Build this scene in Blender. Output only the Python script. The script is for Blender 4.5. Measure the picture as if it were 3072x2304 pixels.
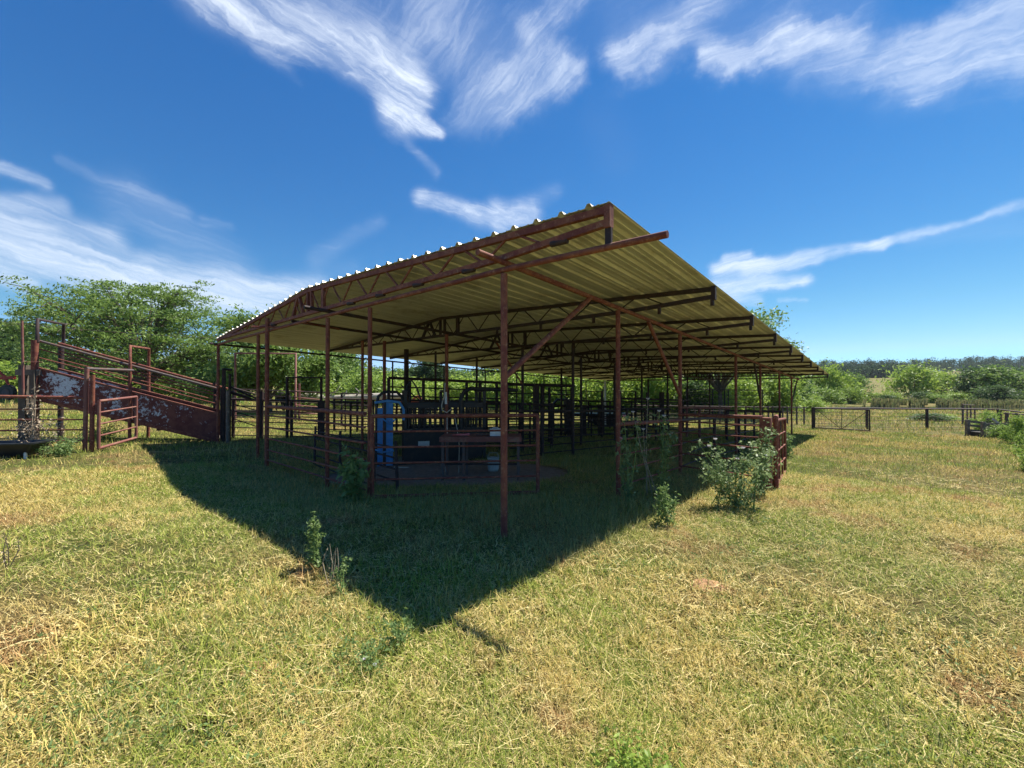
import bpy, bmesh, math, random
import numpy as np
from mathutils import Vector, Matrix

random.seed(7)
RNG = np.random.default_rng(11)
PI = math.pi
for _o in list(bpy.data.objects):
    bpy.data.objects.remove(_o)
scn = bpy.context.scene
COL = scn.collection

# ------------------------------------------------------------------ camera
F = 1226.0                    # focal length in photograph pixels (3072 wide)
EYE = 1.614
PITCH = math.radians(0.483)
cam_d = bpy.data.cameras.new("camera")
cam = bpy.data.objects.new("camera", cam_d)
COL.objects.link(cam)
cam_d.sensor_width = 36.0
cam_d.lens = 36.0 * F / 3072.0
cam_d.clip_start = 0.05
cam_d.clip_end = 6000.0
cam.location = (0, 0, EYE)
cam.rotation_euler = (PI / 2 + PITCH, 0, 0)
scn.camera = cam

# ------------------------------------------------------------------ exposure
scn.view_settings.view_transform = 'Standard'
scn.view_settings.look = 'None'
scn.view_settings.gamma = 1.0
scn.view_settings.exposure = 1.12
scn.render.film_transparent = False
scn.cycles.max_bounces = 8
scn.cycles.diffuse_bounces = 6
scn.cycles.transparent_max_bounces = 8

# ------------------------------------------------------------------ sun
SUN_AZ = math.radians(54.5)   # to the right of the view axis
SUN_EL = math.radians(60.8)
sd = Vector((math.cos(SUN_EL) * math.sin(SUN_AZ), math.cos(SUN_EL) * math.cos(SUN_AZ), math.sin(SUN_EL)))
sun_d = bpy.data.lights.new("sun", 'SUN')
sun_d.energy = 4.3
sun_d.angle = math.radians(0.53)
sun_d.color = (1.0, 0.94, 0.84)
sun = bpy.data.objects.new("sun", sun_d)
COL.objects.link(sun)
sun.rotation_euler = sd.to_track_quat('Z', 'Y').to_euler()

# ------------------------------------------------------------------ sky with cirrus
def pdir(px, py):
    """unit direction of a point of the sky (photo read at 2212 px wide)"""
    x = (px - 1106.0) / 882.75
    z = (829.5 - py) / 882.75
    v = Vector((x, math.cos(PITCH) - math.sin(PITCH) * z, math.sin(PITCH) + math.cos(PITCH) * z))
    return v.normalized()

world = bpy.data.worlds.new("World")
scn.world = world
world.use_nodes = True
nt = world.node_tree
nt.nodes.clear()
N = nt.nodes.new
def LK(a, b):
    nt.links.new(a, b)
def vmath(op, a, b=None, c=None):
    n = N('ShaderNodeVectorMath'); n.operation = op
    for i, v in enumerate((a, b, c)):
        if v is None: continue
        if hasattr(v, 'is_linked'): LK(v, n.inputs[i])
        else: n.inputs[i].default_value = v
    return n.outputs['Value'] if op in ('DOT_PRODUCT', 'LENGTH', 'DISTANCE') else n.outputs['Vector']
def smath(op, a, b=None, c=None, clamp=False):
    n = N('ShaderNodeMath'); n.operation = op; n.use_clamp = clamp
    for i, v in enumerate((a, b, c)):
        if v is None: continue
        if hasattr(v, 'is_linked'): LK(v, n.inputs[i])
        else: n.inputs[i].default_value = v
    return n.outputs[0]
def noise(vec, scale, detail=4, rough=0.55, col=False, dist=0.0):
    n = N('ShaderNodeTexNoise'); n.inputs['Scale'].default_value = scale
    n.inputs['Detail'].default_value = detail; n.inputs['Roughness'].default_value = rough
    n.inputs['Distortion'].default_value = dist
    LK(vec, n.inputs['Vector'])
    return n.outputs['Color'] if col else n.outputs['Fac']
tc = N('ShaderNodeTexCoord').outputs['Generated']
w1 = vmath('SUBTRACT', noise(tc, 3.2, 3, 0.5, True), (0.5, 0.5, 0.5))
w2 = vmath('SUBTRACT', noise(tc, 13.0, 5, 0.62, True), (0.5, 0.5, 0.5))
n1 = N('ShaderNodeVectorMath'); n1.operation = 'MULTIPLY_ADD'; LK(w1, n1.inputs[0]); n1.inputs[1].default_value = (0.10,) * 3; LK(tc, n1.inputs[2])
n2 = N('ShaderNodeVectorMath'); n2.operation = 'MULTIPLY_ADD'; LK(w2, n2.inputs[0]); n2.inputs[1].default_value = (0.075,) * 3; LK(n1.outputs[0], n2.inputs[2])
P_w = n2.outputs[0]
n3 = N('ShaderNodeVectorMath'); n3.operation = 'MULTIPLY_ADD'; LK(w1, n3.inputs[0]); n3.inputs[1].default_value = (0.03,) * 3; LK(tc, n3.inputs[2])
n4 = N('ShaderNodeVectorMath'); n4.operation = 'MULTIPLY_ADD'; LK(w2, n4.inputs[0]); n4.inputs[1].default_value = (0.028,) * 3; LK(n3.outputs[0], n4.inputs[2])
P_s = n4.outputs[0]
def capsule(ax, ay, bx, by, ra, rb, s, P_w):
    a = pdir(ax, ay); b = pdir(bx, by)
    k = 0.5 * ((a - pdir(ax + 1, ay)).length + (a - pdir(ax, ay + 1)).length)
    d = b - a; L2 = max(d.length_squared, 1e-6)
    pa = vmath('SUBTRACT', P_w, tuple(a))
    t = smath('MULTIPLY', vmath('DOT_PRODUCT', pa, tuple(d)), 1.0 / L2, clamp=True)
    sc = N('ShaderNodeVectorMath'); sc.operation = 'SCALE'; sc.inputs[0].default_value = tuple(d); LK(t, sc.inputs['Scale'])
    dist = vmath('LENGTH', vmath('SUBTRACT', pa, sc.outputs[0]))
    r = smath('MULTIPLY_ADD', t, (rb - ra) * k, ra * k)
    q = smath('DIVIDE', dist, r)
    mr = N('ShaderNodeMapRange'); mr.interpolation_type = 'SMOOTHERSTEP'
    LK(q, mr.inputs['Value']); mr.inputs['From Min'].default_value = 1.25; mr.inputs['From Max'].default_value = 0.0
    mr.inputs['To Min'].default_value = 0.0; mr.inputs['To Max'].default_value = s
    return mr.outputs[0]
def streaks(ax, ay, bx, by, lo, hi, seed):
    """fibrous field drawn out along a-b: coarse bands carved by fine threads"""
    a = pdir(ax, ay); b = pdir(bx, by)
    e1 = (b - a).normalized(); mid = ((a + b) * 0.5).normalized(); e2 = mid.cross(e1).normalized()
    outs = []
    for k, (P, s1, s2, dt, ds) in enumerate(((P_w, 1.0, 1.0, 5, .5), (P_s, 3.2, 4.2, 6, 1.1))):
        c = N('ShaderNodeCombineXYZ')
        LK(smath('MULTIPLY', vmath('DOT_PRODUCT', P, tuple(e1)), lo * s1), c.inputs[0])
        LK(smath('MULTIPLY', vmath('DOT_PRODUCT', P, tuple(e2)), hi * s2), c.inputs[1])
        c.inputs[2].default_value = seed + k * 3.3
        outs.append(noise(c.outputs[0], 1.0, dt, 0.62, False, ds))
    return smath('MULTIPLY_ADD', outs[0], .62, smath('MULTIPLY', outs[1], .38))
def group(caps, st, crisp=1.0, P=None, k=1.3, cut=.64):
    P = P or P_w
    acc = None
    for cp in caps:
        o = capsule(*cp[:4], cp[4] * k, cp[5] * k, cp[6], P)
        acc = o if acc is None else smath('SUBTRACT', smath('ADD', acc, o), smath('MULTIPLY', acc, o))
    # threshold of the fibres falls where the cloud is thick
    th = smath('MULTIPLY_ADD', acc, -0.19, cut)
    f = smath('MULTIPLY', smath('SUBTRACT', st, th), 2.6 * crisp, clamp=True)
    thick = smath('POWER', smath('MULTIPLY', acc, f), 1.25)
    veil = smath('MULTIPLY', smath('MULTIPLY', acc, acc), smath('MULTIPLY', st, .75))
    return smath('ADD', thick, veil, clamp=True)
G = []
G.append(group([(430, -30, 640, 60, 70, 70, .9), (600, 40, 800, 130, 62, 58, 1.0), (780, 120, 890, 200, 60, 55, 1.0),
                (880, 180, 870, 250, 55, 48, 1.0), (850, 240, 955, 292, 42, 16, 1.0), (560, 90, 650, 180, 30, 10, .3), (700, 20, 860, 100, 60, 60, .5)],
               streaks(500, 20, 930, 280, 3.4, 15.0, 1.3), 1.15, P_s, 1.5, .565))
G.append(group([(1000, 255, 1110, 190, 50, 60, .62), (1100, 215, 1235, 160, 50, 45, .85), (1150, 70, 1280, -30, 40, 40, .7),
                (740, -20, 1150, 110, 130, 140, .5), (960, 60, 1060, 240, 90, 80, .45), (1180, 100, 1215, 170, 45, 40, .6)],
               streaks(1000, 300, 1240, 0, 3.4, 15.0, 4.1), .7, P_w, 1.45, .575))
G.append(group([(1350, 135, 1480, 75, 50, 50, .9), (1450, 70, 1540, -20, 40, 45, .75), (1540, 118, 1700, 80, 40, 40, .9),
                (1680, 85, 1850, 60, 38, 32, .85), (1340, 40, 1800, 30, 100, 100, .42), (1740, 140, 2212, 90, 70, 90, .62),
                (1960, 110, 2230, 40, 60, 60, .8), (2040, 150, 2240, 100, 45, 50, .7), (2080, 20, 2230, -10, 45, 45, .6)],
               streaks(1340, 150, 1640, 10, 3.0, 15.0, 7.7), .75, P_w, 1.45, .585))
G.append(group([(910, 430, 1015, 462, 22, 24, .95), (1040, 470, 1150, 465, 28, 30, .85), (1085, 500, 1075, 450, 20, 24, .8),
                (885, 315, 945, 380, 13, 16, .5), (1110, 460, 1200, 410, 30, 22, .42), (1300, 250, 1330, 330, 60, 60, .2),
                (680, 555, 820, 480, 24, 18, .42), (620, 600, 760, 580, 26, 26, .3)],
               streaks(900, 430, 1160, 480, 5.0, 15.0, 2.2), .9, P_s, 1.5, .60))
G.append(group([(-20, 350, 90, 395, 22, 22, .8), (-20, 430, 130, 440, 30, 26, .85), (-30, 460, 230, 505, 50, 45, .95),
                (-30, 520, 330, 590, 66, 66, .95), (250, 580, 480, 640, 62, 55, .95), (300, 640, 690, 620, 60, 40, .95),
                (-30, 590, 60, 620, 34, 26, .9), (130, 340, 400, 450, 16, 26, .36), (280, 430, 500, 570, 70, 70, .5),
                (450, 470, 500, 485, 14, 12, .3), (560, 650, 700, 640, 34, 28, .7), (60, 560, 620, 660, 80, 70, .7)],
               streaks(0, 430, 650, 640, 2.2, 17.0, 9.4), .7, P_s, 1.5, .555))
G.append(group([(1550, 578, 1640, 572, 22, 26, .9), (1575, 555, 1620, 548, 15, 14, .8), (1620, 582, 1900, 527, 22, 17, .95),
                (1880, 530, 2240, 436, 16, 15, .85), (1540, 632, 1740, 608, 28, 18, .95), (1540, 655, 1640, 655, 22, 18, .8),
                (1620, 605, 1760, 562, 24, 18, .7), (1690, 652, 1740, 650, 10, 8, .6), (1560, 610, 1640, 600, 40, 32, .6),
                (1960, 515, 2230, 480, 30, 44, .36)],
               streaks(1540, 610, 2212, 440, 2.2, 20.0, 5.9), .75, P_s, 1.2, .53))
dens = G[0]
for g in G[1:]:
    dens = smath('SUBTRACT', smath('ADD', dens, g), smath('MULTIPLY', dens, g))
dens = smath('MULTIPLY', dens, 0.95, clamp=True)
sky = N('ShaderNodeTexSky'); sky.sky_type = 'NISHITA'; sky.sun_disc = False
sky.sun_elevation = SUN_EL; sky.sun_rotation = SUN_AZ
sky.air_density = 1.0; sky.dust_density = 0.0; sky.ozone_density = 2.5
hs = N('ShaderNodeHueSaturation'); hs.inputs['Saturation'].default_value = 1.36; hs.inputs['Value'].default_value = 1.0
gm = N('ShaderNodeGamma'); gm.inputs['Gamma'].default_value = 0.86
LK(sky.outputs[0], gm.inputs['Color']); LK(gm.outputs[0], hs.inputs['Color'])
sp = N('ShaderNodeSeparateColor'); LK(hs.outputs[0], sp.inputs[0])
cb = N('ShaderNodeCombineColor')
for i_, (p_, a_) in enumerate(((1.18, .375), (1.10, .525), (.90, .775))):
    c_ = smath('MULTIPLY', smath('POWER', smath('MAXIMUM', sp.outputs[i_], 0.0), p_), a_)
    LK(smath('MINIMUM', c_, (2.0, 3.95, 9.0)[i_]) if i_ < 2 else smath('MAXIMUM', c_, smath('MINIMUM', smath('MULTIPLY', g_, 1.62), 5.3)), cb.inputs[i_]); g_ = c_ if i_ < 2 else g_
    if i_ == 1: g_ = smath('MINIMUM', c_, 3.95)
cm = N('ShaderNodeMix'); cm.data_type = 'RGBA'
LK(dens, cm.inputs[0]); LK(cb.outputs[0], cm.inputs[6]); cm.inputs[7].default_value = (4.0, 4.4, 5.0, 1)
bg = N('ShaderNodeBackground'); bg.inputs['Strength'].default_value = 0.112
LK(cm.outputs[2], bg.inputs['Color'])
wo = N('ShaderNodeOutputWorld'); LK(bg.outputs[0], wo.inputs['Surface'])

# ------------------------------------------------------------------ frames of reference
TH = 0.7231
O = np.array([-0.087, 4.4699])
Lv = np.array([-math.cos(TH), math.sin(TH)])     # along the front of the shed
Rv = np.array([math.sin(TH), math.cos(TH)])      # along its long side
SLOPE = 0.0393
def TU(t, u, h=0.0):
    """a point of the shed: t metres along the front, u along the side, h above the falling base line"""
    q = O + t * Lv + u * Rv
    return Vector((q[0], q[1], h - SLOPE * u))
def at(X, Y, d):
    """the point that stands d metres ahead, read at photo pixel X, Y"""
    x = (X - 1536.0) / F; z = (1152.0 - Y) / F
    s = d / (math.cos(PITCH) - math.sin(PITCH) * z)
    return Vector((x * s, d, EYE + s * (math.sin(PITCH) + math.cos(PITCH) * z)))

_lat = RNG.random((256, 256))
def vnoise(x, y):
    x = np.asarray(x, float); y = np.asarray(y, float)
    xi = np.floor(x).astype(int); yi = np.floor(y).astype(int)
    fx = x - xi; fy = y - yi
    fx = fx * fx * (3 - 2 * fx); fy = fy * fy * (3 - 2 * fy)
    a = _lat[xi & 255, yi & 255]; b = _lat[(xi + 1) & 255, yi & 255]
    c = _lat[xi & 255, (yi + 1) & 255]; d = _lat[(xi + 1) & 255, (yi + 1) & 255]
    return (a * (1 - fx) + b * fx) * (1 - fy) + (c * (1 - fx) + d * fx) * fy
def fbm(x, y, o=4):
    s = 0; a = 0.5; t = 0
    for i in range(o):
        s = s + a * vnoise(x * 2 ** i + 17.3 * i, y * 2 ** i + 9.1 * i); t += a; a *= .5
    return s / t
def sst(a, b, x):
    t = np.clip((np.asarray(x, float) - a) / (b - a), 0, 1)
    return t * t * (3 - 2 * t)
POND = (66.0, 56.5, 34.0, 6.2, -1.27)
def ghz(x, y):
    x = np.asarray(x, float); y = np.asarray(y, float)
    dx = x - O[0]; dy = y - O[1]
    u = dx * Rv[0] + dy * Rv[1]; v = dx * Lv[0] + dy * Lv[1]
    h = np.interp(u, [-400, -60, -12, 0, 21, 26, 32, 45, 60, 100, 4000], [3, 1.6, .42, 0, -.80, -.82, -.88, -1.1, -1.32, -1.4, -1.4])
    h = h + 0.02 * np.clip(v - 12, 0, 120)
    r = np.hypot(x, y) + 1e-6
    side = 0.30 + 0.70 * sst(0.25, 0.62, x / np.maximum(y, 1e-3))
    side = np.where(y < 5, 0.3, side)
    h = h + 0.043 * np.clip(r - 120, 0, 900) * side * 0.82
    h = h - 0.2 * np.exp(-(((v - 5.0) / 2.6) ** 2 + ((u - 0.2) / 2.4) ** 2))
    e = np.sqrt(((x - POND[0]) / POND[2]) ** 2 + ((y - POND[1]) / POND[3]) ** 2)
    h = np.where(y < 80, h * (1 - sst(1.9, 1.0, e)) + (POND[4] + .10 - .5 * sst(1.06, .85, e)) * sst(1.9, 1.0, e), h)
    near = sst(60, 25, r)
    h = h + near * (0.05 * (fbm(x * .9, y * .9, 3) - .5) + 0.022 * (fbm(x * 4 + 5, y * 4, 3) - .5))
    return h
def gz(x, y):
    return float(ghz(x, y))
def gp(X, Y, d):
    """ground point straight under the photo column X at distance d"""
    p = at(X, Y, d)
    return Vector((p.x, p.y, gz(p.x, p.y)))

# ------------------------------------------------------------------ materials
def mat(name):
    m = bpy.data.materials.new(name); m.use_nodes = True
    b = m.node_tree.nodes['Principled BSDF']
    return m, m.node_tree, b
def nd(t, kind, **kw):
    n = t.nodes.new(kind)
    for k, v in kw.items():
        if k in n.inputs.keys(): n.inputs[k].default_value = v
        else: setattr(n, k, v)
    return n
def mixc(t, fac, a, b, mode='MIX'):
    n = t.nodes.new('ShaderNodeMix'); n.data_type = 'RGBA'; n.blend_type = mode
    for s, v in ((n.inputs[0], fac), (n.inputs[6], a), (n.inputs[7], b)):
        if hasattr(v, 'is_linked'): t.links.new(v, s)
        elif isinstance(v, (int, float)): s.default_value = v
        else: s.default_value = (*v, 1)
    return n.outputs[2]
def ramp(t, src, a, b, lo=0.0, hi=1.0):
    n = t.nodes.new('ShaderNodeMapRange'); n.interpolation_type = 'SMOOTHSTEP'
    t.links.new(src, n.inputs['Value'])
    n.inputs['From Min'].default_value = a; n.inputs['From Max'].default_value = b
    n.inputs['To Min'].default_value = lo; n.inputs['To Max'].default_value = hi
    return n.outputs[0]
def tnoise(t, vec, scale, detail=4, rough=.6):
    n = t.nodes.new('ShaderNodeTexNoise'); n.inputs['Scale'].default_value = scale
    n.inputs['Detail'].default_value = detail; n.inputs['Roughness'].default_value = rough
    if vec is not None: t.links.new(vec, n.inputs['Vector'])
    return n.outputs['Fac']
def coords(t, kind='Object', scale=None):
    c = t.nodes.new('ShaderNodeTexCoord').outputs[kind]
    if scale:
        mp = t.nodes.new('ShaderNodeMapping'); mp.inputs['Scale'].default_value = scale
        t.links.new(c, mp.inputs['Vector']); c = mp.outputs[0]
    return c
def bump(t, b, src, strength=.4, dist=.01):
    n = t.nodes.new('ShaderNodeBump'); n.inputs['Strength'].default_value = strength; n.inputs['Distance'].default_value = dist
    t.links.new(src, n.inputs['Height']); t.links.new(n.outputs[0], b.inputs['Normal'])
def worn(name, base, second, third, sc=6.0, rough=.75, metal=0.0, a=(.48, .62), b2=(.6, .72), bmp=.3):
    m, t, b = mat(name)
    c = coords(t)
    f1 = ramp(t, tnoise(t, c, sc, 6, .65), *a)
    f2 = ramp(t, tnoise(t, c, sc * 3.1, 5, .7), *b2)
    col = mixc(t, f1, base, second); col = mixc(t, f2, col, third)
    t.links.new(col, b.inputs['Base Color'])
    b.inputs['Roughness'].default_value = rough; b.inputs['Metallic'].default_value = metal
    bump(t, b, tnoise(t, c, sc * 8, 4, .7), bmp, .004)
    return m
M = {}
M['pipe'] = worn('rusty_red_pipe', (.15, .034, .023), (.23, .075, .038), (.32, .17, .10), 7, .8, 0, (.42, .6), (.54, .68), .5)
M['pipe_dark'] = worn('dark_brown_shaded_pipe', (.032, .017, .016), (.055, .026, .02), (.11, .06, .04), 6)  # dark copy of the rusty pipe; inside the shed its colour carries the shade
M['pipe_grey'] = worn('weathered_grey_pipe', (.10, .078, .072), (.16, .075, .05), (.24, .2, .17), 5)
M['pipe_lit'] = worn('pinkish_oxide_lit_pipe', (.20, .07, .055), (.26, .13, .09), (.12, .04, .03), 5)  # paler copy of the pipe; on sunlit runs the sunlight is in the colour
M['black_steel'] = worn('black_painted_steel', (.014, .014, .015), (.03, .022, .018), (.07, .04, .028), 5, .5)
M['blue_steel'] = worn('blue_painted_steel', (.06, .25, .55), (.12, .32, .58), (.16, .10, .07), 8, .6, 0, (.4, .66), (.58, .68))
M['red_paint'] = worn('red_machine_paint', (.42, .05, .03), (.3, .05, .03), (.2, .1, .07), 4)
M['wood'] = worn('weathered_wood', (.16, .125, .095), (.25, .21, .17), (.08, .06, .045), 9, .9)
M['wood_pale'] = worn('bleached_dead_wood', (.42, .38, .32), (.3, .26, .21), (.16, .13, .1), 5, .9)
M['bark'] = worn('dark_bark', (.10, .078, .058), (.14, .115, .09), (.05, .04, .03), 5, .95)
M['plastic_black'] = worn('black_plastic', (.016, .017, .02), (.03, .032, .036), (.09, .09, .095), 4, .38, 0, (.5, .7), (.7, .8), .05)
M['white'] = worn('white_plastic', (.72, .72, .70), (.62, .61, .58), (.4, .38, .33), 5, .5)
M['pink'] = worn('pink_plastic', (.62, .16, .17), (.5, .12, .13), (.3, .2, .18), 9, .5)
M['cow'] = worn('black_cow_hide', (.012, .010, .009), (.02, .015, .012), (.035, .026, .02), 4, .7)
M['dead_stem'] = worn('dead_stems', (.36, .29, .20), (.26, .2, .14), (.46, .4, .3), 12, .9)
M['rubber'] = worn('black_rubber_hose', (.02, .02, .02), (.03, .03, .03), (.06, .055, .05), 9, .6)
M['rope'] = worn('pale_rope', (.5, .46, .38), (.4, .36, .3), (.3, .27, .2), 20, .9)
M['paper'] = worn('faded_label_plate', (.42, .46, .44), (.5, .52, .5), (.2, .22, .22), 30, .6)
def chute_mat():
    m, t, b = mat('peeling_white_over_oxide')
    c = coords(t)
    big = tnoise(t, c, 1.25, 5, .6); fine = tnoise(t, c, 11.0, 7, .75)
    sx = t.nodes.new('ShaderNodeSeparateXYZ'); t.links.new(c, sx.inputs[0])
    a = t.nodes.new('ShaderNodeMath'); a.operation = 'MULTIPLY_ADD'; t.links.new(fine, a.inputs[0]); a.inputs[1].default_value = 1.2
    t.links.new(big, a.inputs[2])
    # more paint is left toward the raised end (negative x)
    g = t.nodes.new('ShaderNodeMath'); g.operation = 'MULTIPLY_ADD'; t.links.new(sx.outputs[0], g.inputs[0]); g.inputs[1].default_value = -.050
    t.links.new(a.outputs[0], g.inputs[2])
    f = ramp(t, g.outputs[0], 1.285, 1.33)
    red = mixc(t, ramp(t, tnoise(t, c, 4, 5, .7), .4, .65), (.12, .028, .022), (.19, .06, .04))
    wht = mixc(t, ramp(t, tnoise(t, c, 30, 4, .7), .45, .7), (.62, .64, .66), (.42, .40, .40))
    t.links.new(mixc(t, f, red, wht), b.inputs['Base Color']); b.inputs['Roughness'].default_value = .8
    bump(t, b, g.outputs[0], .4, .01)
    return m
M['chute'] = chute_mat()
def roof_mat():
    m, t, b = mat('weathered_galvanised_sheet')
    c = coords(t, 'Object', (9, .35, 1))      # streaks run along the ribs (local y)
    f = ramp(t, tnoise(t, c, 1.5, 5, .6), .35, .7)
    c2 = coords(t)
    f2 = ramp(t, tnoise(t, c2, 1.1, 6, .7), .5, .72)
    col = mixc(t, f, (.80, .78, .68), (.60, .58, .49))
    col = mixc(t, f2, col, (.43, .38, .30))
    oi = t.nodes.new('ShaderNodeObjectInfo').outputs['Random']
    col = mixc(t, ramp(t, oi, 0, 1, 0, .22), col, (.50, .46, .38))
    t.links.new(col, b.inputs['Base Color']); b.inputs['Roughness'].default_value = .42; b.inputs['Metallic'].default_value = .35
    return m
M['roof'] = roof_mat()
def ground_cols(t):
    """real colour of the sward at a place: straw, green growth, bare reddish soil"""
    g = t.nodes.new('ShaderNodeNewGeometry').outputs['Position']
    mp = t.nodes.new('ShaderNodeMapping'); mp.inputs['Scale'].default_value = (1, 1, 0); t.links.new(g, mp.inputs['Vector'])
    p = mp.outputs[0]
    big = tnoise(t, p, .33, 4, .6); mid = tnoise(t, p, 1.3, 5, .65); fine = tnoise(t, p, 9.0, 5, .7)
    s = t.nodes.new('ShaderNodeMath'); s.operation = 'MULTIPLY_ADD'; t.links.new(mid, s.inputs[0]); s.inputs[1].default_value = .7; t.links.new(big, s.inputs[2])
    green = ramp(t, s.outputs[0], 1.06, .66)
    return p, green, fine, mid, big
def ground_mat():
    m, t, b = mat('pasture_ground')
    p, green, fine, mid, big = ground_cols(t)
    straw = mixc(t, ramp(t, fine, .35, .65), (.30, .235, .085), (.15, .105, .045))
    grn = mixc(t, ramp(t, fine, .35, .65), (.15, .165, .040), (.065, .08, .022))
    col = mixc(t, green, straw, grn)
    soil = ramp(t, tnoise(t, p, .8, 6, .7), .63, .70)
    col = mixc(t, soil, col, (.34, .19, .085))
    # worn earth floor under the working chute
    sub = t.nodes.new('ShaderNodeVectorMath'); sub.operation = 'SUBTRACT'; t.links.new(p, sub.inputs[0]); sub.inputs[1].default_value = (-1.3, 8.5, 0)
    sc = t.nodes.new('ShaderNodeVectorMath'); sc.operation = 'MULTIPLY'; t.links.new(sub.outputs[0], sc.inputs[0]); sc.inputs[1].default_value = (1 / 2.5, 1 / 1.35, 1)
    ln = t.nodes.new('ShaderNodeVectorMath'); ln.operation = 'LENGTH'; t.links.new(sc.outputs[0], ln.inputs[0])
    w = t.nodes.new('ShaderNodeMath'); w.operation = 'MULTIPLY_ADD'; t.links.new(mid, w.inputs[0]); w.inputs[1].default_value = .5; t.links.new(ln.outputs['Value'], w.inputs[2])
    pad = ramp(t, w.outputs[0], 1.32, 1.18)
    col = mixc(t, pad, col, mixc(t, ramp(t, fine, .3, .7), (.46, .35, .28), (.32, .235, .185)))
    # far pasture is cooler and smoother
    t.links.new(col, b.inputs['Base Color']); b.inputs['Roughness'].default_value = .95
    b.inputs['Specular IOR Level'].default_value = .15
    hb = t.nodes.new('ShaderNodeMath'); hb.operation = 'ADD'; t.links.new(tnoise(t, p, 28, 6, .75), hb.inputs[0]); t.links.new(tnoise(t, p, 6, 5, .7), hb.inputs[1])
    bump(t, b, hb.outputs[0], 1.0, .08)
    return m
M['ground'] = ground_mat()
def grass_mat(name, kind):
    m, t, b = mat(name)
    p, green, fine, mid, big = ground_cols(t)
    at_ = t.nodes.new('ShaderNodeAttribute'); at_.attribute_name = 'tone'; r = at_.outputs['Fac']
    straw = mixc(t, r, (.82, .66, .225), (.32, .24, .062))
    grn = mixc(t, r, (.46, .52, .090), (.12, .175, .028))
    if kind == 'straw':
        col = mixc(t, r, (.86, .74, .36), (.46, .34, .11))
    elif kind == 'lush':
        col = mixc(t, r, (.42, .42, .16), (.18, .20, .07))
    else:
        jit = t.nodes.new('ShaderNodeMath'); jit.operation = 'MULTIPLY_ADD'; t.links.new(r, jit.inputs[0]); jit.inputs[1].default_value = .9; t.links.new(green, jit.inputs[2])
        f = ramp(t, jit.outputs[0], .55, 1.05)
        col = mixc(t, f, straw, grn)
        rust = ramp(t, tnoise(t, p, .75, 6, .72), .525, .63, 0, .9)
        col = mixc(t, rust, col, mixc(t, r, (.60, .36, .16), (.30, .17, .075)))
    t.links.new(col, b.inputs['Base Color']); b.inputs['Roughness'].default_value = .7
    b.inputs['Specular IOR Level'].default_value = .25
    # thin blades pass a little light
    tr = t.nodes.new('ShaderNodeBsdfTranslucent'); t.links.new(col, tr.inputs['Color'])
    mx = t.nodes.new('ShaderNodeMixShader'); mx.inputs[0].default_value = .28
    out = t.nodes['Material Output']
    t.links.new(b.outputs[0], mx.inputs[1]); t.links.new(tr.outputs[0], mx.inputs[2]); t.links.new(mx.outputs[0], out.inputs['Surface'])
    return m
M['grass'] = grass_mat('mown_grass', 'mix'); M['straw'] = grass_mat('loose_straw', 'straw'); M['lush'] = grass_mat('lush_grass', 'lush')
def leaf_mat(name, c1, c2, c3=None, trans=.42, rough=.5):
    m, t, b = mat(name)
    at_ = t.nodes.new('ShaderNodeAttribute'); at_.attribute_name = 'tone'; r = at_.outputs['Fac']
    oi = t.nodes.new('ShaderNodeObjectInfo').outputs['Random']
    col = mixc(t, r, c1, c2)
    if c3: col = mixc(t, ramp(t, oi, .2, 1.0, 0, .75), col, c3)
    t.links.new(col, b.inputs['Base Color']); b.inputs['Roughness'].default_value = rough
    b.inputs['Specular IOR Level'].default_value = .3 if rough < .9 else .02
    tr = t.nodes.new('ShaderNodeBsdfTranslucent'); t.links.new(col, tr.inputs['Color'])
    mx = t.nodes.new('ShaderNodeMixShader'); mx.inputs[0].default_value = trans
    out = t.nodes['Material Output']
    t.links.new(b.outputs[0], mx.inputs[1]); t.links.new(tr.outputs[0], mx.inputs[2]); t.links.new(mx.outputs[0], out.inputs['Surface'])
    return m
M['leaf_tree'] = leaf_mat('mid_green_leaves', (.25, .36, .08), (.11, .19, .045))
M['leaf_dark'] = leaf_mat('dark_green_leaves', (.125, .20, .060), (.06, .11, .036))
M['leaf_bright'] = leaf_mat('bright_green_leaves', (.38, .50, .08), (.18, .28, .05))
M['leaf_mid'] = leaf_mat('hedge_leaves', (.30, .42, .08), (.15, .24, .05), (.36, .46, .08))
M['leaf_far'] = leaf_mat('far_wood_leaves', (.075, .12, .055), (.05, .085, .042), None, .15, .95)
M['leaf_dusty'] = leaf_mat('dusty_grey_green_leaves', (.33, .42, .19), (.09, .15, .05))
M['leaf_weed'] = leaf_mat('soft_green_weed_leaves', (.24, .34, .11), (.14, .22, .07))
M['petal_white'] = leaf_mat('white_petals', (.75, .72, .74), (.6, .55, .62))
M['petal_pink'] = leaf_mat('pink_petals', (.6, .34, .42), (.5, .26, .36))
M['reed'] = leaf_mat('reeds', (.27, .24, .11), (.15, .19, .06))
def water_mat():
    m, t, b = mat('pond_water')
    b.inputs['Base Color'].default_value = (.022, .026, .020, 1); b.inputs['Roughness'].default_value = .08
    bump(t, b, tnoise(t, coords(t), 2.0, 3, .5), .05, .02)
    return m
M['water'] = water_mat()

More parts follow.
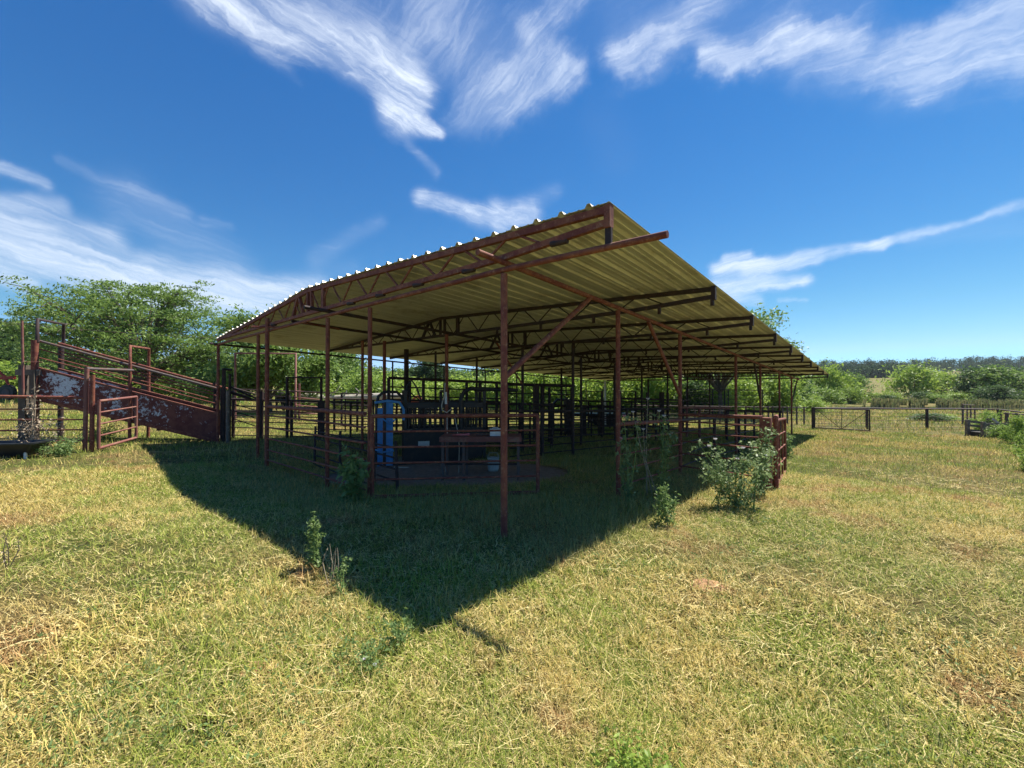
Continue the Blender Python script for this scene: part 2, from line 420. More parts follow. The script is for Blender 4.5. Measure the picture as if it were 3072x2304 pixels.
# ------------------------------------------------------------------ mesh helpers
class MB:
    def __init__(s): s.v = []; s.f = []; s.smooth = []
    def add(s, vs, fs, sm=False):
        k = len(s.v); s.v += [tuple(v) for v in vs]; s.f += [tuple(i + k for i in f) for f in fs]; s.smooth += [sm] * len(fs)
    def path(s, pts, r, n=8, cap=True):
        pts = [Vector(p) for p in pts]
        rs = r if isinstance(r, (list, tuple)) else [r] * len(pts)
        rings = []; prev = None
        for i, p in enumerate(pts):
            d = (pts[min(i + 1, len(pts) - 1)] - pts[max(i - 1, 0)]).normalized()
            if prev is None:
                ref = Vector((0, 0, 1)) if abs(d.z) < .9 else Vector((1, 0, 0))
                a = d.cross(ref).normalized()
            else:
                a = (prev - d * prev.dot(d)).normalized()
            prev = a; b = d.cross(a)
            rings.append([p + (a * math.cos(2 * PI * k / n) + b * math.sin(2 * PI * k / n)) * rs[i] for k in range(n)])
        vs = [q for rg in rings for q in rg]; fs = []
        for i in range(len(rings) - 1):
            for k in range(n):
                k2 = (k + 1) % n
                fs.append((i * n + k, i * n + k2, (i + 1) * n + k2, (i + 1) * n + k))
        s.add(vs, fs, n > 5)
        if cap:
            s.add(rings[0], [tuple(range(n - 1, -1, -1))]); s.add(rings[-1], [tuple(range(n))])
    def tube(s, a, b, r, n=8): s.path([a, b], r, n)
    def bar(s, a, b, w, h, up=Vector((0, 0, 1))):
        a = Vector(a); b = Vector(b); d = (b - a).normalized()
        if abs(d.dot(up)) > .95: up = Vector((Rv[0], Rv[1], 0))
        x = d.cross(up).normalized(); y = x.cross(d).normalized()
        vs = []
        for p in (a, b):
            for sx, sy in ((-1, -1), (1, -1), (1, 1), (-1, 1)):
                vs.append(p + x * (sx * w / 2) + y * (sy * h / 2))
        s.add(vs, [(0, 3, 2, 1), (4, 5, 6, 7), (0, 1, 5, 4), (1, 2, 6, 5), (2, 3, 7, 6), (3, 0, 4, 7)])
    def box(s, c, sx, sy, sz, rz=0):
        c = Vector(c); ca, sa = math.cos(rz), math.sin(rz)
        vs = []
        for z in (-1, 1):
            for x, y in ((-1, -1), (1, -1), (1, 1), (-1, 1)):
                X, Y = x * sx / 2, y * sy / 2
                vs.append(c + Vector((X * ca - Y * sa, X * sa + Y * ca, z * sz / 2)))
        s.add(vs, [(0, 3, 2, 1), (4, 5, 6, 7), (0, 1, 5, 4), (1, 2, 6, 5), (2, 3, 7, 6), (3, 0, 4, 7)])
    def build(s, name, m, parent=None):
        off = parent.location.copy() if parent is not None else Vector((0, 0, 0))
        if parent is not None and parent.parent is not None:
            off = parent.parent.location.copy()
        me = bpy.data.meshes.new(name)
        vs = [(v[0] - off.x, v[1] - off.y, v[2] - off.z) for v in s.v]
        me.from_pydata(vs, [], s.f)
        me.polygons.foreach_set('use_smooth', s.smooth)
        me.materials.append(m)
        o = bpy.data.objects.new(name, me); COL.objects.link(o)
        if parent is not None: o.parent = parent
        return o
def tag(o, label=None, cat=None, group=None, kind=None):
    if label: o['label'] = label
    if cat: o['category'] = cat
    if group: o['group'] = group
    if kind: o['kind'] = kind
    return o
def empty(name, loc, label, cat, group=None):
    o = bpy.data.objects.new(name, None); COL.objects.link(o)
    o.location = loc; o.empty_display_size = .2
    return tag(o, label, cat, group)
def solo(name, mb, m, loc, label, cat, group=None):
    """a thing that is a single mesh, its origin at its base"""
    me = bpy.data.meshes.new(name)
    me.from_pydata([(v[0] - loc[0], v[1] - loc[1], v[2] - loc[2]) for v in mb.v], [], mb.f)
    me.polygons.foreach_set('use_smooth', mb.smooth); me.materials.append(m)
    o = bpy.data.objects.new(name, me); COL.objects.link(o); o.location = loc
    return tag(o, label, cat, group)
def copy_tree(o, parent=None):
    c = o.copy(); COL.objects.link(c); c.parent = parent
    for ch in o.children: copy_tree(ch, c)
    return c
def raw_mesh(name, V, faces, k, m, tone=None, loc=(0, 0, 0), parent=None, smooth=False):
    """V (n,3), faces (m,k) as arrays: fast path for leaves, blades and terrain"""
    me = bpy.data.meshes.new(name)
    V = np.asarray(V, np.float32) - np.asarray(loc, np.float32)
    me.vertices.add(len(V)); me.vertices.foreach_set('co', V.ravel())
    nf = len(faces); me.loops.add(nf * k); me.loops.foreach_set('vertex_index', np.asarray(faces, np.int32).ravel())
    me.polygons.add(nf); me.polygons.foreach_set('loop_start', np.arange(nf, dtype=np.int32) * k)
    me.polygons.foreach_set('loop_total', np.full(nf, k, np.int32))
    if smooth: me.polygons.foreach_set('use_smooth', np.ones(nf, bool))
    me.update(calc_edges=True)
    if tone is not None:
        a = me.attributes.new('tone', 'FLOAT', 'POINT'); a.data.foreach_set('value', np.asarray(tone, np.float32))
    me.materials.append(m)
    o = bpy.data.objects.new(name, me); COL.objects.link(o)
    if parent is not None: o.parent = parent
    else: o.location = loc
    return o

# ------------------------------------------------------------------ ground
def ground():
    n = 420
    a = np.linspace(-1, 1, n)
    g = np.sinh(a * 7.2) / math.sinh(7.2) * 2600
    gx = g; gy = g + 4.0
    X, Y = np.meshgrid(gx, gy, indexing='ij')
    Z = ghz(X, Y)
    V = np.stack([X.ravel(), Y.ravel(), Z.ravel()], 1)
    i = np.arange(n - 1)
    I, J = np.meshgrid(i, i, indexing='ij')
    q = (I * n + J).ravel()
    Fc = np.stack([q, q + n, q + n + 1, q + 1], 1)
    o = raw_mesh('ground', V, Fc, 4, M['ground'], smooth=True)
    tag(o, 'mown pasture of straw and green grass falling toward the pond', 'ground', kind='structure')
    mb = MB(); k = 64
    ring = [(POND[0] + POND[2] * 1.04 * math.cos(2 * PI * i / k) * (1 + .03 * math.sin(5 * i)), POND[1] + POND[3] * 1.02 * math.sin(2 * PI * i / k), POND[4]) for i in range(k)]
    mb.add(ring, [tuple(range(k))])
    tag(mb.build('pond_water', M['water']), 'narrow dark pond behind the far pipe fence', 'pond', kind='structure')
ground()

# ------------------------------------------------------------------ the open shed
HL = 2.970      # header pipe centre
BEAM = 2.905
TIP = -1.266; RIDGE = 5.09; LEFT = 11.42
def roof_h(t):
    return 3.243 + .0431 * (t - TIP) if t < RIDGE else 3.517 - .0745 * (t - RIDGE)
def shed():
    root = empty('pole_shed', TU(0, 0, 0), 'long open sided cattle shed with rusty pipe frame and corrugated metal roof', 'shed')
    # posts: (t, u, radius, top)
    posts = [(0, 0, .038, 2.86), (2.86, .02, .034, 2.86), (4.28, 0, .036, 2.86), (7.95, 0, .036, 2.86), (LEFT, 0, .04, 2.86)]
    for u in (2.67, 5.45, 10.1, 13.6, 17.6, 21.1): posts.append((0, u, .038, HL - .03))
    for u in (2.74, 5.45, 8.5, 10.9, 13.3, 16.2, 19.0, 22.9): posts.append((4.3, u, .04, HL - .03))
    for u in (5.83, 8.45, 11.06, 13.45, 15.9, 18.2, 20.6, 22.9): posts.append((LEFT, u, .034, BEAM - .03))
    posts += [(7.2, 2.25, .036, HL - .02), (6.7, 2.6, .045, HL - .02), (7.5, 4.92, .036, HL), (7.5, 6.74, .04, HL), (3.0, 6.0, .04, 3.0), (8.5, 4.5, .08, 3.05),
              (7.5, 12.0, .05, HL), (7.5, 17.0, .05, HL), (7.5, 21.5, .05, HL)]
    for (t, u, r, top) in posts:
        mb = MB(); p = TU(t, u, top)
        mb.tube((p.x, p.y, gz(p.x, p.y) - .12), p, r, 12)
        mb.build('post', M['pipe'] if u < 3 or t == 0 else M['pipe_dark'], root)  # inner posts get the dark copy: shade under the roof painted in
    # the tall post that stands proud of the front beam, with its cross pin
    p = TU(6.9, -.14, 3.12); mb = MB(); mb.tube((p.x, p.y, gz(p.x, p.y) - .1), p, .043, 12)
    q = TU(6.9, -.14, 2.93); mb.tube(q + Vector((-.32, -.05, 0)), q + Vector((.28, .03, 0)), .02, 6)
    mb.build('post', M['pipe'], root)
    # front beam (slightly sagging outward of the corner), rear-left eave beam
    mb = MB(); mb.path([TU(11.75, 0, BEAM - .02), TU(6, 0, BEAM - .0), TU(0, 0, BEAM), TU(-1.79, 0, BEAM - .055)], .031, 12); mb.build('front_beam', M['pipe'], root)
    mb = MB(); mb.tube(TU(LEFT, -.2, BEAM - .02), TU(LEFT, 23.8, BEAM - .02), .03, 10); mb.build('eave_beam', M['pipe_dark'], root)
    for t, r in ((0, .033), (4.3, .033), (5.94, .03)):
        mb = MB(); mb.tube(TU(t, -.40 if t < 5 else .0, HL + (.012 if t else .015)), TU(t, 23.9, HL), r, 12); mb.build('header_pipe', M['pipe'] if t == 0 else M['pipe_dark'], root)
    # knee braces
    for (ta, ua, ha, tb, ub, hb) in ((0, 0.02, 1.73, 0, 1.80, 2.95), (0, 5.42, 1.68, 0, 3.84, 2.95), (0, 13.55, 1.75, 0, 12.6, 2.95), (0, 21.15, 1.7, 0, 23.2, 2.95),
                                      (4.3, 5.45, 1.9, 4.3, 4.4, 2.95), (5.3, 0, 2.88, 5.94, 1.0, 2.96)):
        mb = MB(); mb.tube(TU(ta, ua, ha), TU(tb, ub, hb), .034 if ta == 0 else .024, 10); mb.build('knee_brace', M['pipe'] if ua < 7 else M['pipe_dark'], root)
    # trusses
    us = [0.0] + [3.21 + 2.54 * k for k in range(9)]
    for n, u in enumerate(us):
        mb = MB(); bs = []
        top = lambda t: TU(t, u, roof_h(t) - .045)
        lowh = lambda t: 3.035 + (.05 * max(0, (-t) / 1.27))
        low = lambda t: TU(t, u, lowh(t))
        for pr in ((TIP, RIDGE), (RIDGE, LEFT + .05)):
            mb.bar(top(pr[0]), top(pr[1]), .055, .065)
        mb.bar(low(TIP + .02), low(0), .055, .06); mb.bar(low(0), low(LEFT + .02), .055, .06)
        mb.bar(top(TIP) + Vector((0, 0, .04)), low(TIP) - Vector((0, 0, .05)), .06, .07)
        mb.bar(top(LEFT), low(LEFT), .05, .05)
        t = -.55; k = 0
        while t < 11.0:
            a, b = t, t + .43
            r_ = .0125 if n else .016
            if k % 2 == 0: mb.tube(low(a), top(b - .06), r_, 6)
            else: mb.tube(top(a + .06), low(b), r_, 6)
            t += .43; k += 1
        for tt, w in ((4.46, .09), (4.95, .055), (5.12, .055)):
            mb.bar(top(tt), low(tt), w, .05)
        mb.bar(top(5.55), low(5.32), .06, .05); mb.bar(top(5.58), low(5.86), .06, .05)
        tr = mb.build('truss', M['pipe'] if n < 1 else M['pipe_dark'], root)  # trusses behind the first are coloured darker to stand for roof shade
        for tt in ((TIP + .02, -.45, .75, 1.95, 3.15) if n else (-.75, .55, 1.55, 2.5, 3.4, 6.9)):
            cb = MB(); p = low(tt) - Vector((0, 0, .075))
            if n: cb.box(p, .035, .045, .11, TH)
            else: cb.tube(low(tt) - Vector((.09, -.06, .035)), low(tt) + Vector((.06, -.05, -.035)), .03, 6)
            if n < 6: cb.build('bracket', M['pipe_dark'], tr)
    cb = MB(); cb.box(TU(TIP, 0, roof_h(TIP) - .30), .06, .03, .18, -TH); cb.build('eave_plate', M['pipe_dark'], root)
    # corrugated sheets, ribs along the shed, two lengths end to end
    r0 = -1.081
    def prof(t0, t1):
        pts = []
        k0 = math.floor((t0 - r0) / .3048) - 1
        for k in range(k0, k0 + 8 + int((t1 - t0) / .3048)):
            c = r0 + .3048 * k
            for dx, dz in ((-.038, 0), (-.015, .038), (.015, .038), (.038, 0), (.085, 0), (.095, .006), (.107, .006), (.117, 0), (.19, 0), (.2, .006), (.212, .006), (.222, 0)):
                pts.append((c + dx, dz))
        pts = [q for q in sorted(pts) if t0 + .004 < q[0] < t1 - .004]
        return [(t0, pts[0][1] if False else 0.0)] + pts + [(t1, 0.0)]
    edges = [-1.30] + [r0 + .1 + .9144 * k for k in range(1, 7)] + [RIDGE]
    e2 = [RIDGE] + [RIDGE + .9144 * k for k in range(1, 7)] + [11.56]
    nseg = ((-.036, 12.35, 0.0), (12.25, 23.95, .006))
    for i, (seq) in enumerate((edges, e2)):
        for a, b in zip(seq[:-1], seq[1:]):
            pr = prof(a, b)
            for u0, u1, lift in nseg:
                jit = random.uniform(-.015, .02)
                vs = []
                for uu in (u0 + jit, (u0 + u1) / 2, u1):
                    for sgn in (0, .003):
                        for (t, dz) in pr: vs.append(TU(t, uu, roof_h(t) + dz + lift + sgn + .0035))
                n = len(pr); fs = []
                for s in range(2):
                    for k in range(n - 1):
                        A = s * 2 * n + k
                        fs.append((A, A + 1, A + 2 * n + 1, A + 2 * n))
                        B = A + n
                        fs.append((B, B + 2 * n, B + 2 * n + 1, B + 1))
                for k in range(n - 1):
                    fs.append((k, k + n, k + n + 1, k + 1)); A = 4 * n + k
                    fs.append((A, A + 1, A + n + 1, A + n))
                for s in range(2):
                    A = s * 2 * n; fs.append((A, A + 2 * n, A + 3 * n, A + n)); A += n - 1; fs.append((A, A + n, A + 3 * n, A + 2 * n))
                mb = MB(); mb.add(vs, fs)
                ob = mb.build('roof_sheet', M['roof'], root)
    # dress the sheet object axes so that the streaks run with the ribs
    return root
SHED = shed()
# the sheets carry their own frame: rotate data into it
for o in [c for c in SHED.children if c.name.startswith('roof_sheet')]:
    R_ = Matrix.Rotation(-TH, 4, 'Z')
    o.data.transform(R_.inverted()); o.rotation_euler = (0, 0, -TH)

# ------------------------------------------------------------------ fences and gates
def hedge_h(p, h): return Vector((p[0], p[1], h))
def fence(name, label, cat, pts, rails, posts, group=None, m=None, pm=None, pr=.05, ptop=None, curve=False):
    """pts: ground plan points (x, y, base z); rails: (height over base, radius); posts: indexes or fractions"""
    m = m or M['pipe_dark']; pm = pm or m
    P_ = [Vector(p) for p in pts]
    root = empty(name, P_[0], label, cat, group)
    for h, r in rails:
        mb = MB(); mb.path([p + Vector((0, 0, h + random.uniform(-.008, .008))) for p in P_], r, 8); mb.build('rail', m, root)
    H = ptop if ptop is not None else max(h for h, r in rails)
    tot = sum((b - a).length for a, b in zip(P_[:-1], P_[1:]))
    for f in posts:
        s = f * tot; q = P_[-1]
        for a, b in zip(P_[:-1], P_[1:]):
            l = (b - a).length
            if s <= l + 1e-6: q = a + (b - a) * (s / l); break
            s -= l
        mb = MB(); mb.tube((q.x, q.y, gz(q.x, q.y) - .1), q + Vector((0, 0, H + .02)), pr, 10); mb.build('post', pm, root)
    return root
def gate(name, label, a, b, z0, h, n, group=None, m=None, r=.03, r2=.016, stays=0, mesh=False, diag=False, cat='gate'):
    """tubular gate from a to b (plan points) with its bottom at z0 and height h"""
    m = m or M['pipe_dark']
    A = Vector((a[0], a[1], z0[0] if isinstance(z0, tuple) else z0)); B = Vector((b[0], b[1], z0[1] if isinstance(z0, tuple) else z0))
    root = empty(name, A, label, cat, group)
    up = Vector((0, 0, h))
    mb = MB(); mb.path([A, A + up], r, 10); mb.build('stile', m, root)
    mb = MB(); mb.path([B, B + up], r, 10); mb.build('stile', m, root)
    for k in range(n):
        f = k / (n - 1); f = f ** .96
        mb = MB(); rr = r if k in (0, n - 1) else r2
        mb.tube(A + up * f, B + up * f, rr, 8); mb.build('rail', m, root)
    for k in range(stays):
        f = (k + 1) / (stays + 1)
        mb = MB(); mb.tube(A.lerp(B, f), A.lerp(B, f) + up, r2, 6); mb.build('upright', m, root)
    if diag:
        mid = A.lerp(B, .5)
        mb = MB(); mb.tube(A + up, mid, r2, 6); mb.build('diagonal', m, root)
        mb = MB(); mb.tube(B + up, mid, r2, 6); mb.build('diagonal', m, root)
    if mesh:
        mb = MB(); L = (B - A).length
        for k in range(1, int(L / .16)):
            q = A.lerp(B, k * .16 / L); mb.tube(q, q + up, .0035, 4)
        for k in range(1, int(h / .13)):
            mb.tube(A + Vector((0, 0, k * .13)), B + Vector((0, 0, k * .13)), .0035, 4)
        mb.build('wire_mesh', M['pipe_grey'], root)
    return root
def tg(t, u, b=None):
    p = TU(t, u, 0); return (p.x, p.y, gz(p.x, p.y) if b is None else b - SLOPE * u)
FR = [(1.20, .037), (1.0, .018), (.75, .018), (.50, .018), (.25, .018), (.03, .018)]
# pen along the front, left of the open gate
fence('pen_fence', 'rusty pipe fence along the shed front between the tall post and the gate hinge post', 'fence',
      [tg(6.9, -.14, 0), tg(4.28, -.07, 0), tg(2.86, -.06, 0)], FR, (), m=M['pipe'])
# hinge post beside it carries the open gate
a = TU(2.66, -.05); b = TU(.97, 1.85)
gate('pen_gate', 'large rust red six rail pipe gate standing open behind the corner post', (a.x, a.y), (b.x, b.y), (-.04, -.05), 1.22, 6, m=M['pipe'], r=.031, r2=.016)
# side pen
SR = [(1.135, .033), (.886, .016), (.645, .016), (.41, .016), (.165, .016), (-.04, .016)]
fence('pen_fence', 'rusty six rail pipe fence under the eave beyond the knee brace, overgrown by tall weeds', 'fence',
      [tg(0, 2.67, 0), tg(0, 5.45, 0)], SR, (), m=M['pipe'])
fence('pen_fence', 'pipe fence under the eave running back from the second side post', 'fence',
      [tg(0, 5.47, 0), tg(.15, 7.6, 0), tg(0, 10.1, 0), tg(.1, 13.6, 0)], SR[:1] + SR[1:5], (.35, .62,), m=M['pipe_dark'], pr=.04)
bp = at(2288, 1300, 7.3)
wa = TU(0, 5.42)
wing = fence('wing_fence', 'short pipe wing fence reaching out from the shed into the sunshine by the leafy weed', 'fence',
      [(wa.x, wa.y, wa.z), (bp.x, bp.y, -.19)], [(1.27, .033), (1.12, .013), (.9, .013), (.72, .015), (.46, .015), (.2, .015), (.0, .015)], (), m=M['pipe'])
mb = MB(); mb.box((bp.x + .06, bp.y, gz(bp.x, bp.y) + .62), .17, .17, 1.32, -TH); mb.build('end_post', M['pipe'], wing)
# the swung-back gate seen almost edge on
e0 = Vector((4.72, 7.32, 0)); e1 = Vector((5.92, 9.15, 0))
g_ = gate('folded_gate', 'heavy pipe gate seen almost end on beside the square end post', (e0.x, e0.y), (e1.x, e1.y), (-.18, -.28), 1.25, 6, m=M['pipe'], r=.042, r2=.018, stays=1)
gate('folded_gate', 'narrow pipe gate swung back behind the heavy end on gate', (e0.x + .16, e0.y + .25), (e1.x + .32, e1.y + .2), (-.2, -.3), 1.2, 5, m=M['pipe'], r=.03, stays=2)
# left gate and fence by the trough
A0 = Vector((-9.97, 9.55, 0)); z_ = gz(-9.97, 9.55)
fence('paddock_fence', 'five rail pipe fence behind the black trough', 'fence',
      [(-15.2, 7.35, gz(-15.2, 7.35)), (-12.6, 8.45, gz(-12.6, 8.45)), (-10.0, 9.55, z_)], [(1.27, .034), (.99, .016), (.76, .018), (.52, .018), (.27, .018)], (0.0, .5), m=M['pipe'])
mb = MB(); mb.path([(-9.97, 9.55, z_ - .1), (-9.95, 9.56, 2.05)], .044, 12)
gp1 = solo('gate_post', mb, M['pipe_lit'], (-9.97, 9.55, z_), 'taller rust stained pipe post, left one of the pair beside the small gate', 'post')
mb = MB(); mb.path([(-9.84, 9.58, z_ - .1), (-9.83, 9.58, 1.91)], .044, 12)
solo('gate_post', mb, M['pipe'], (-9.84, 9.58, z_), 'shorter purple brown pipe post, right one of the pair beside the small gate', 'post')
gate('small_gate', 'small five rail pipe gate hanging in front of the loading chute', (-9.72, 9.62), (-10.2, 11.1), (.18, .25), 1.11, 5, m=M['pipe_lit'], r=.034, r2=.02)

# ------------------------------------------------------------------ loading chute
def chute():
    c0 = Vector((-8.87, 12.3, 0)); ax = Vector((-.966, -.257, 0)); pw = Vector((-.257, .966, 0)) * .70
    root = empty('loading_chute', (c0.x, c0.y, gz(c0.x, c0.y)), 'long cattle loading chute with red sides of peeling white paint', 'loading chute')
    S = 4.28; rise = 1.30
    def q(s, w, h): return c0 + ax * s + pw * w + Vector((0, 0, h + rise * s / S))
    for w in (0, 1):
        mb = MB(); y = pw.normalized() * (-.02 if w == 0 else .02)
        for s0, s1 in ((0.0, 2.1), (2.13, S)):
            vs = [q(s0, w, .03) - y, q(s1, w, .03) - y, q(s1, w, .82) - y, q(s0, w, .80) - y, q(s0, w, .03) + y, q(s1, w, .03) + y, q(s1, w, .82) + y, q(s0, w, .80) + y]
            mb.add(vs, [(0, 1, 2, 3), (7, 6, 5, 4), (0, 4, 5, 1), (1, 5, 6, 2), (2, 6, 7, 3), (3, 7, 4, 0)])
        mb.build('side_panel', M['chute'], root)
        mb = MB(); mb.bar(q(0, w, .83), q(S, w, .85), .07, .05); mb.bar(q(0, w, .72) + y * -1.6, q(S, w, .74) + y * -1.6, .03, .03)
        mb.bar(q(0, w, .0) , q(S, w, .0), .06, .09)
        mb.build('panel_edge', M['pipe'], root)
        for h, r in ((1.58, .034), (1.36, .016), (1.12, .016)):
            mb = MB(); mb.tube(q(0 - .02, w, h), q(S, w, h + .02), r, 8); mb.build('side_rail', M['pipe_grey'] if (w == 0 and h > 1.5) else M['pipe'], root)
    mb = MB()
    for k in range(22):
        s = S * (k + .5) / 22
        mb.bar(q(s, .03, .06), q(s, .97, .06), .17, .05)
    mb.build('ramp_floor', M['wood'], root)
    mb = MB()
    for s in (1.5, 2.0, 2.6, 3.2): mb.bar(q(s, .0, -.07), q(s, 1, -.07), .06, .07)
    mb.build('floor_bearer', M['pipe_dark'], root)
    for w in (0, 1):
        for s, r, top in ((2.13, .042, 2.79), (S, .05 if w else .06, 3.46)):
            p = c0 + ax * s + pw * (w + (-.13 if w == 0 else .13))
            mb = MB(); mb.tube((p.x, p.y, gz(p.x, p.y) - .1), (p.x, p.y, 2.9 if s > 3 else 2.25), r * 1.25 if s > 3 else r, 10)
            mb.build('post', M['pipe'] if s < 3 or w == 0 else M['pipe_dark'], root)
    for s, top, low_ in ((2.13, 2.80, 2.2), (S - .05, 3.47, 2.85)):
        p0 = c0 + ax * s + pw * -.13; p1 = c0 + ax * s + pw * 1.13
        mb = MB(); mb.path([Vector((p0.x, p0.y, low_)), Vector((p0.x, p0.y, top)), Vector((p1.x, p1.y, top)), Vector((p1.x, p1.y, low_))], .036 if s < 3 else .042, 8)
        mb.build('hoop', M['pipe'] if s < 3 else M['pipe_dark'], root)
    # wide timber bent that carries the raised end
    p = c0 + ax * (S + .12) + pw * -.08
    for dx, w_ in ((-.16, .15), (.12, .13)):
        mb = MB(); mb.box((p.x + dx, p.y, gz(p.x, p.y) + .95), w_, .16, 1.95 if dx > 0 else 2.2, .26); mb.build('timber_leg', M['bark'], root)
    mb = MB(); mb.box((p.x - .02, p.y - .02, 2.02), .5, .12, .16, .26); mb.build('timber_cap', M['wood'], root)
    # rod that guides the tail gate
    mb = MB(); a = at(66, 962, 10.9); b = at(70, 1187, 10.9); mb.path([a, b], .026, 8); mb.path([b, b + Vector((.35, .1, .01))], .014, 6); mb.path([a.lerp(b, .55), a.lerp(b, .55) + Vector((.4, .12, 0))], .012, 6)
    mb.build('guide_rod', M['pipe_lit'], root)
    # uprights at the low end
    for X, Y0, d, r, mm in ((672, 1110, 12.15, .05, 'pipe_dark'), (690, 1122, 12.4, .035, 'pipe_dark'), (645, 1148, 12.9, .045, 'pipe_dark'), (684, 1172, 12.05, .05, 'wood')):
        a = at(X, Y0, d); mb = MB(); mb.tube((a.x, a.y, gz(a.x, a.y) - .1), a, r, 8); mb.build('end_upright', M[mm], root)
    a = at(668, 1108, 12.15); b = at(694, 1110, 12.4); mb = MB(); mb.tube(a, b, .035, 8); mb.build('end_cap', M['pipe_dark'], root)
    return root
chute()
a = at(258, 1106, 9.55); b = at(398, 1111, 11.6)
mb = MB(); mb.tube(a, b, .036, 10)
solo('tie_pipe', mb, M['pipe_grey'], tuple(a), 'grey pipe tying the taller gate post to the loading chute overhead', 'pipe')

# sloping hand rails that lead from the chute into the alley
def lane(name, label, quads, cat='rails', m='pipe_dark', group=None):
    pts = [at(*q[0]) for q in quads] + [at(*q[1]) for q in quads]
    base = min(pts, key=lambda p: p.z); root = empty(name, (base.x, base.y, gz(base.x, base.y)), label, cat, group)
    for q in quads:
        mb = MB(); nm = q[3] if len(q) > 3 else 'rail'
        A, B = at(*q[0]), at(*q[1])
        if nm == 'post': B = Vector((A.x, A.y, gz(A.x, A.y) - .08))
        mb.tube(A, B, q[2], 8); mb.build(nm, M[q[4]] if len(q) > 4 else M[m], root)
    return root
lane('alley_rails', 'sloping hand rails leading down from the loading chute to the shed', [
    ((690, 1160, 12.4), (775, 1198, 12.9), .03), ((690, 1176, 12.4), (760, 1200, 12.8), .045), ((700, 1163, 12.9), (772, 1184, 13.4), .02),
    ((700, 1212, 12.6), (772, 1232, 12.9), .014), ((700, 1232, 12.6), (772, 1256, 12.9), .014), ((700, 1256, 12.6), (772, 1280, 12.9), .014),
    ((664, 1165, 12.3), (664, 1300, 12.3), .03, 'post')])

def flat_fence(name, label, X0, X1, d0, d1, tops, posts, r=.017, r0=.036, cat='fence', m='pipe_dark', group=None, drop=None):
    """rails given by their height above the ground; posts by photo column"""
    A = at(X0, 1200, d0); B = at(X1, 1200, d1)
    n = 4
    root = empty(name, (A.x, A.y, gz(A.x, A.y)), label, cat, group)
    for i, h in enumerate(tops):
        pts = []
        for k in range(n + 1):
            p = A.lerp(B, k / n); pts.append((p.x, p.y, gz(A.x, A.y) * (1 - k / n) + gz(B.x, B.y) * k / n + h))
        mb = MB(); mb.path(pts, r0 if i == 0 else r, 7); mb.build('rail', M[m], root)
    for (X, h, rr) in posts:
        f = (X - X0) / (X1 - X0); d = 1 / ((1 - f) / d0 + f / d1)
        p = at(X, 1200, d); g = gz(p.x, p.y)
        mb = MB()
        if rr > .08: mb.box((p.x, p.y, g + h / 2 - .05), rr * 1.8, rr * 1.8, h + .1, .3)
        else: mb.tube((p.x, p.y, g - .08), (p.x, p.y, g + h), rr, 8)
        mb.build('post', M['wood'] if rr > .08 and m == 'pipe_grey' else M[m], root)
    return root
# alley fences inside and behind the shed, left part
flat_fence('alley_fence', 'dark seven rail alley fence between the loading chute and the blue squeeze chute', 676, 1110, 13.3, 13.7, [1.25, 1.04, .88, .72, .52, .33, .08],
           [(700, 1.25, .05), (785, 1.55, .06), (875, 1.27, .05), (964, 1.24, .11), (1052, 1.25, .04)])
flat_fence('paddock_fence', 'second pipe fence farther back behind the alley fence', 700, 1120, 18, 19, [1.5, 1.25, 1.0, .75, .5, .25], [(700, 1.5, .05), (866, 1.5, .05), (1025, 1.5, .05)], .015, .025)
def hoop(name, label, X0, X1, Y, d0, d1, r, m, group=None, cat='arch'):
    A = at(X0, Y, d0); B = at(X1, Y + (0 if d0 == d1 else 1), d1)
    z = (A.z + B.z) / 2
    mb = MB(); mb.path([(A.x, A.y, gz(A.x, A.y) - .1), (A.x, A.y, A.z), (B.x, B.y, B.z), (B.x, B.y, gz(B.x, B.y) - .1)], r, 8)
    return solo(name, mb, M[m], (A.x, A.y, gz(A.x, A.y)), label, cat, group)
hoop('gateway', 'tall pinkish pipe gateway frame standing in the sun behind the shed', 706, 887, 1060, 19.5, 20.2, .06, 'pipe_lit')
hoop('alley_arch', 'dark square pipe frame over the alley left of the blue squeeze chute', 862, 964, 1132, 13.4, 13.6, .05, 'pipe_dark')
lane('alley_rails', 'rusty sunlit rails behind the dark alley frame', [
    ((887, 1173, 20), (962, 1179, 21), .025), ((887, 1192, 20), (962, 1199, 21), .025), ((887, 1215, 20), (962, 1222, 21), .025), ((887, 1236, 20), (962, 1243, 21), .025),
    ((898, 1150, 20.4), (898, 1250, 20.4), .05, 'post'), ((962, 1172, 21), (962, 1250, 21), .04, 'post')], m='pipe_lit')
# leaning portable panel inside the front pen
def leaning():
    A = TU(6.6, .75, -.2); B = TU(2.9, .55, -.22)
    root = empty('leaning_panel', A, 'portable pipe panel leaning over inside the front pen', 'panel')
    tilt = Vector((-.12, .30, .92))
    for f in (0, .38, .78, 1.0):
        mb = MB(); p = A.lerp(B, f); mb.tube(p, p + tilt * 1.0, .028, 8); mb.build('upright', M['pipe_dark'], root)
    for k, h in enumerate((.08, .3, .5, .7, .88)):
        mb = MB(); mb.tube(A + tilt * h, B + tilt * h, .016, 7); mb.build('rail', M['pipe_dark'], root)
leaning()

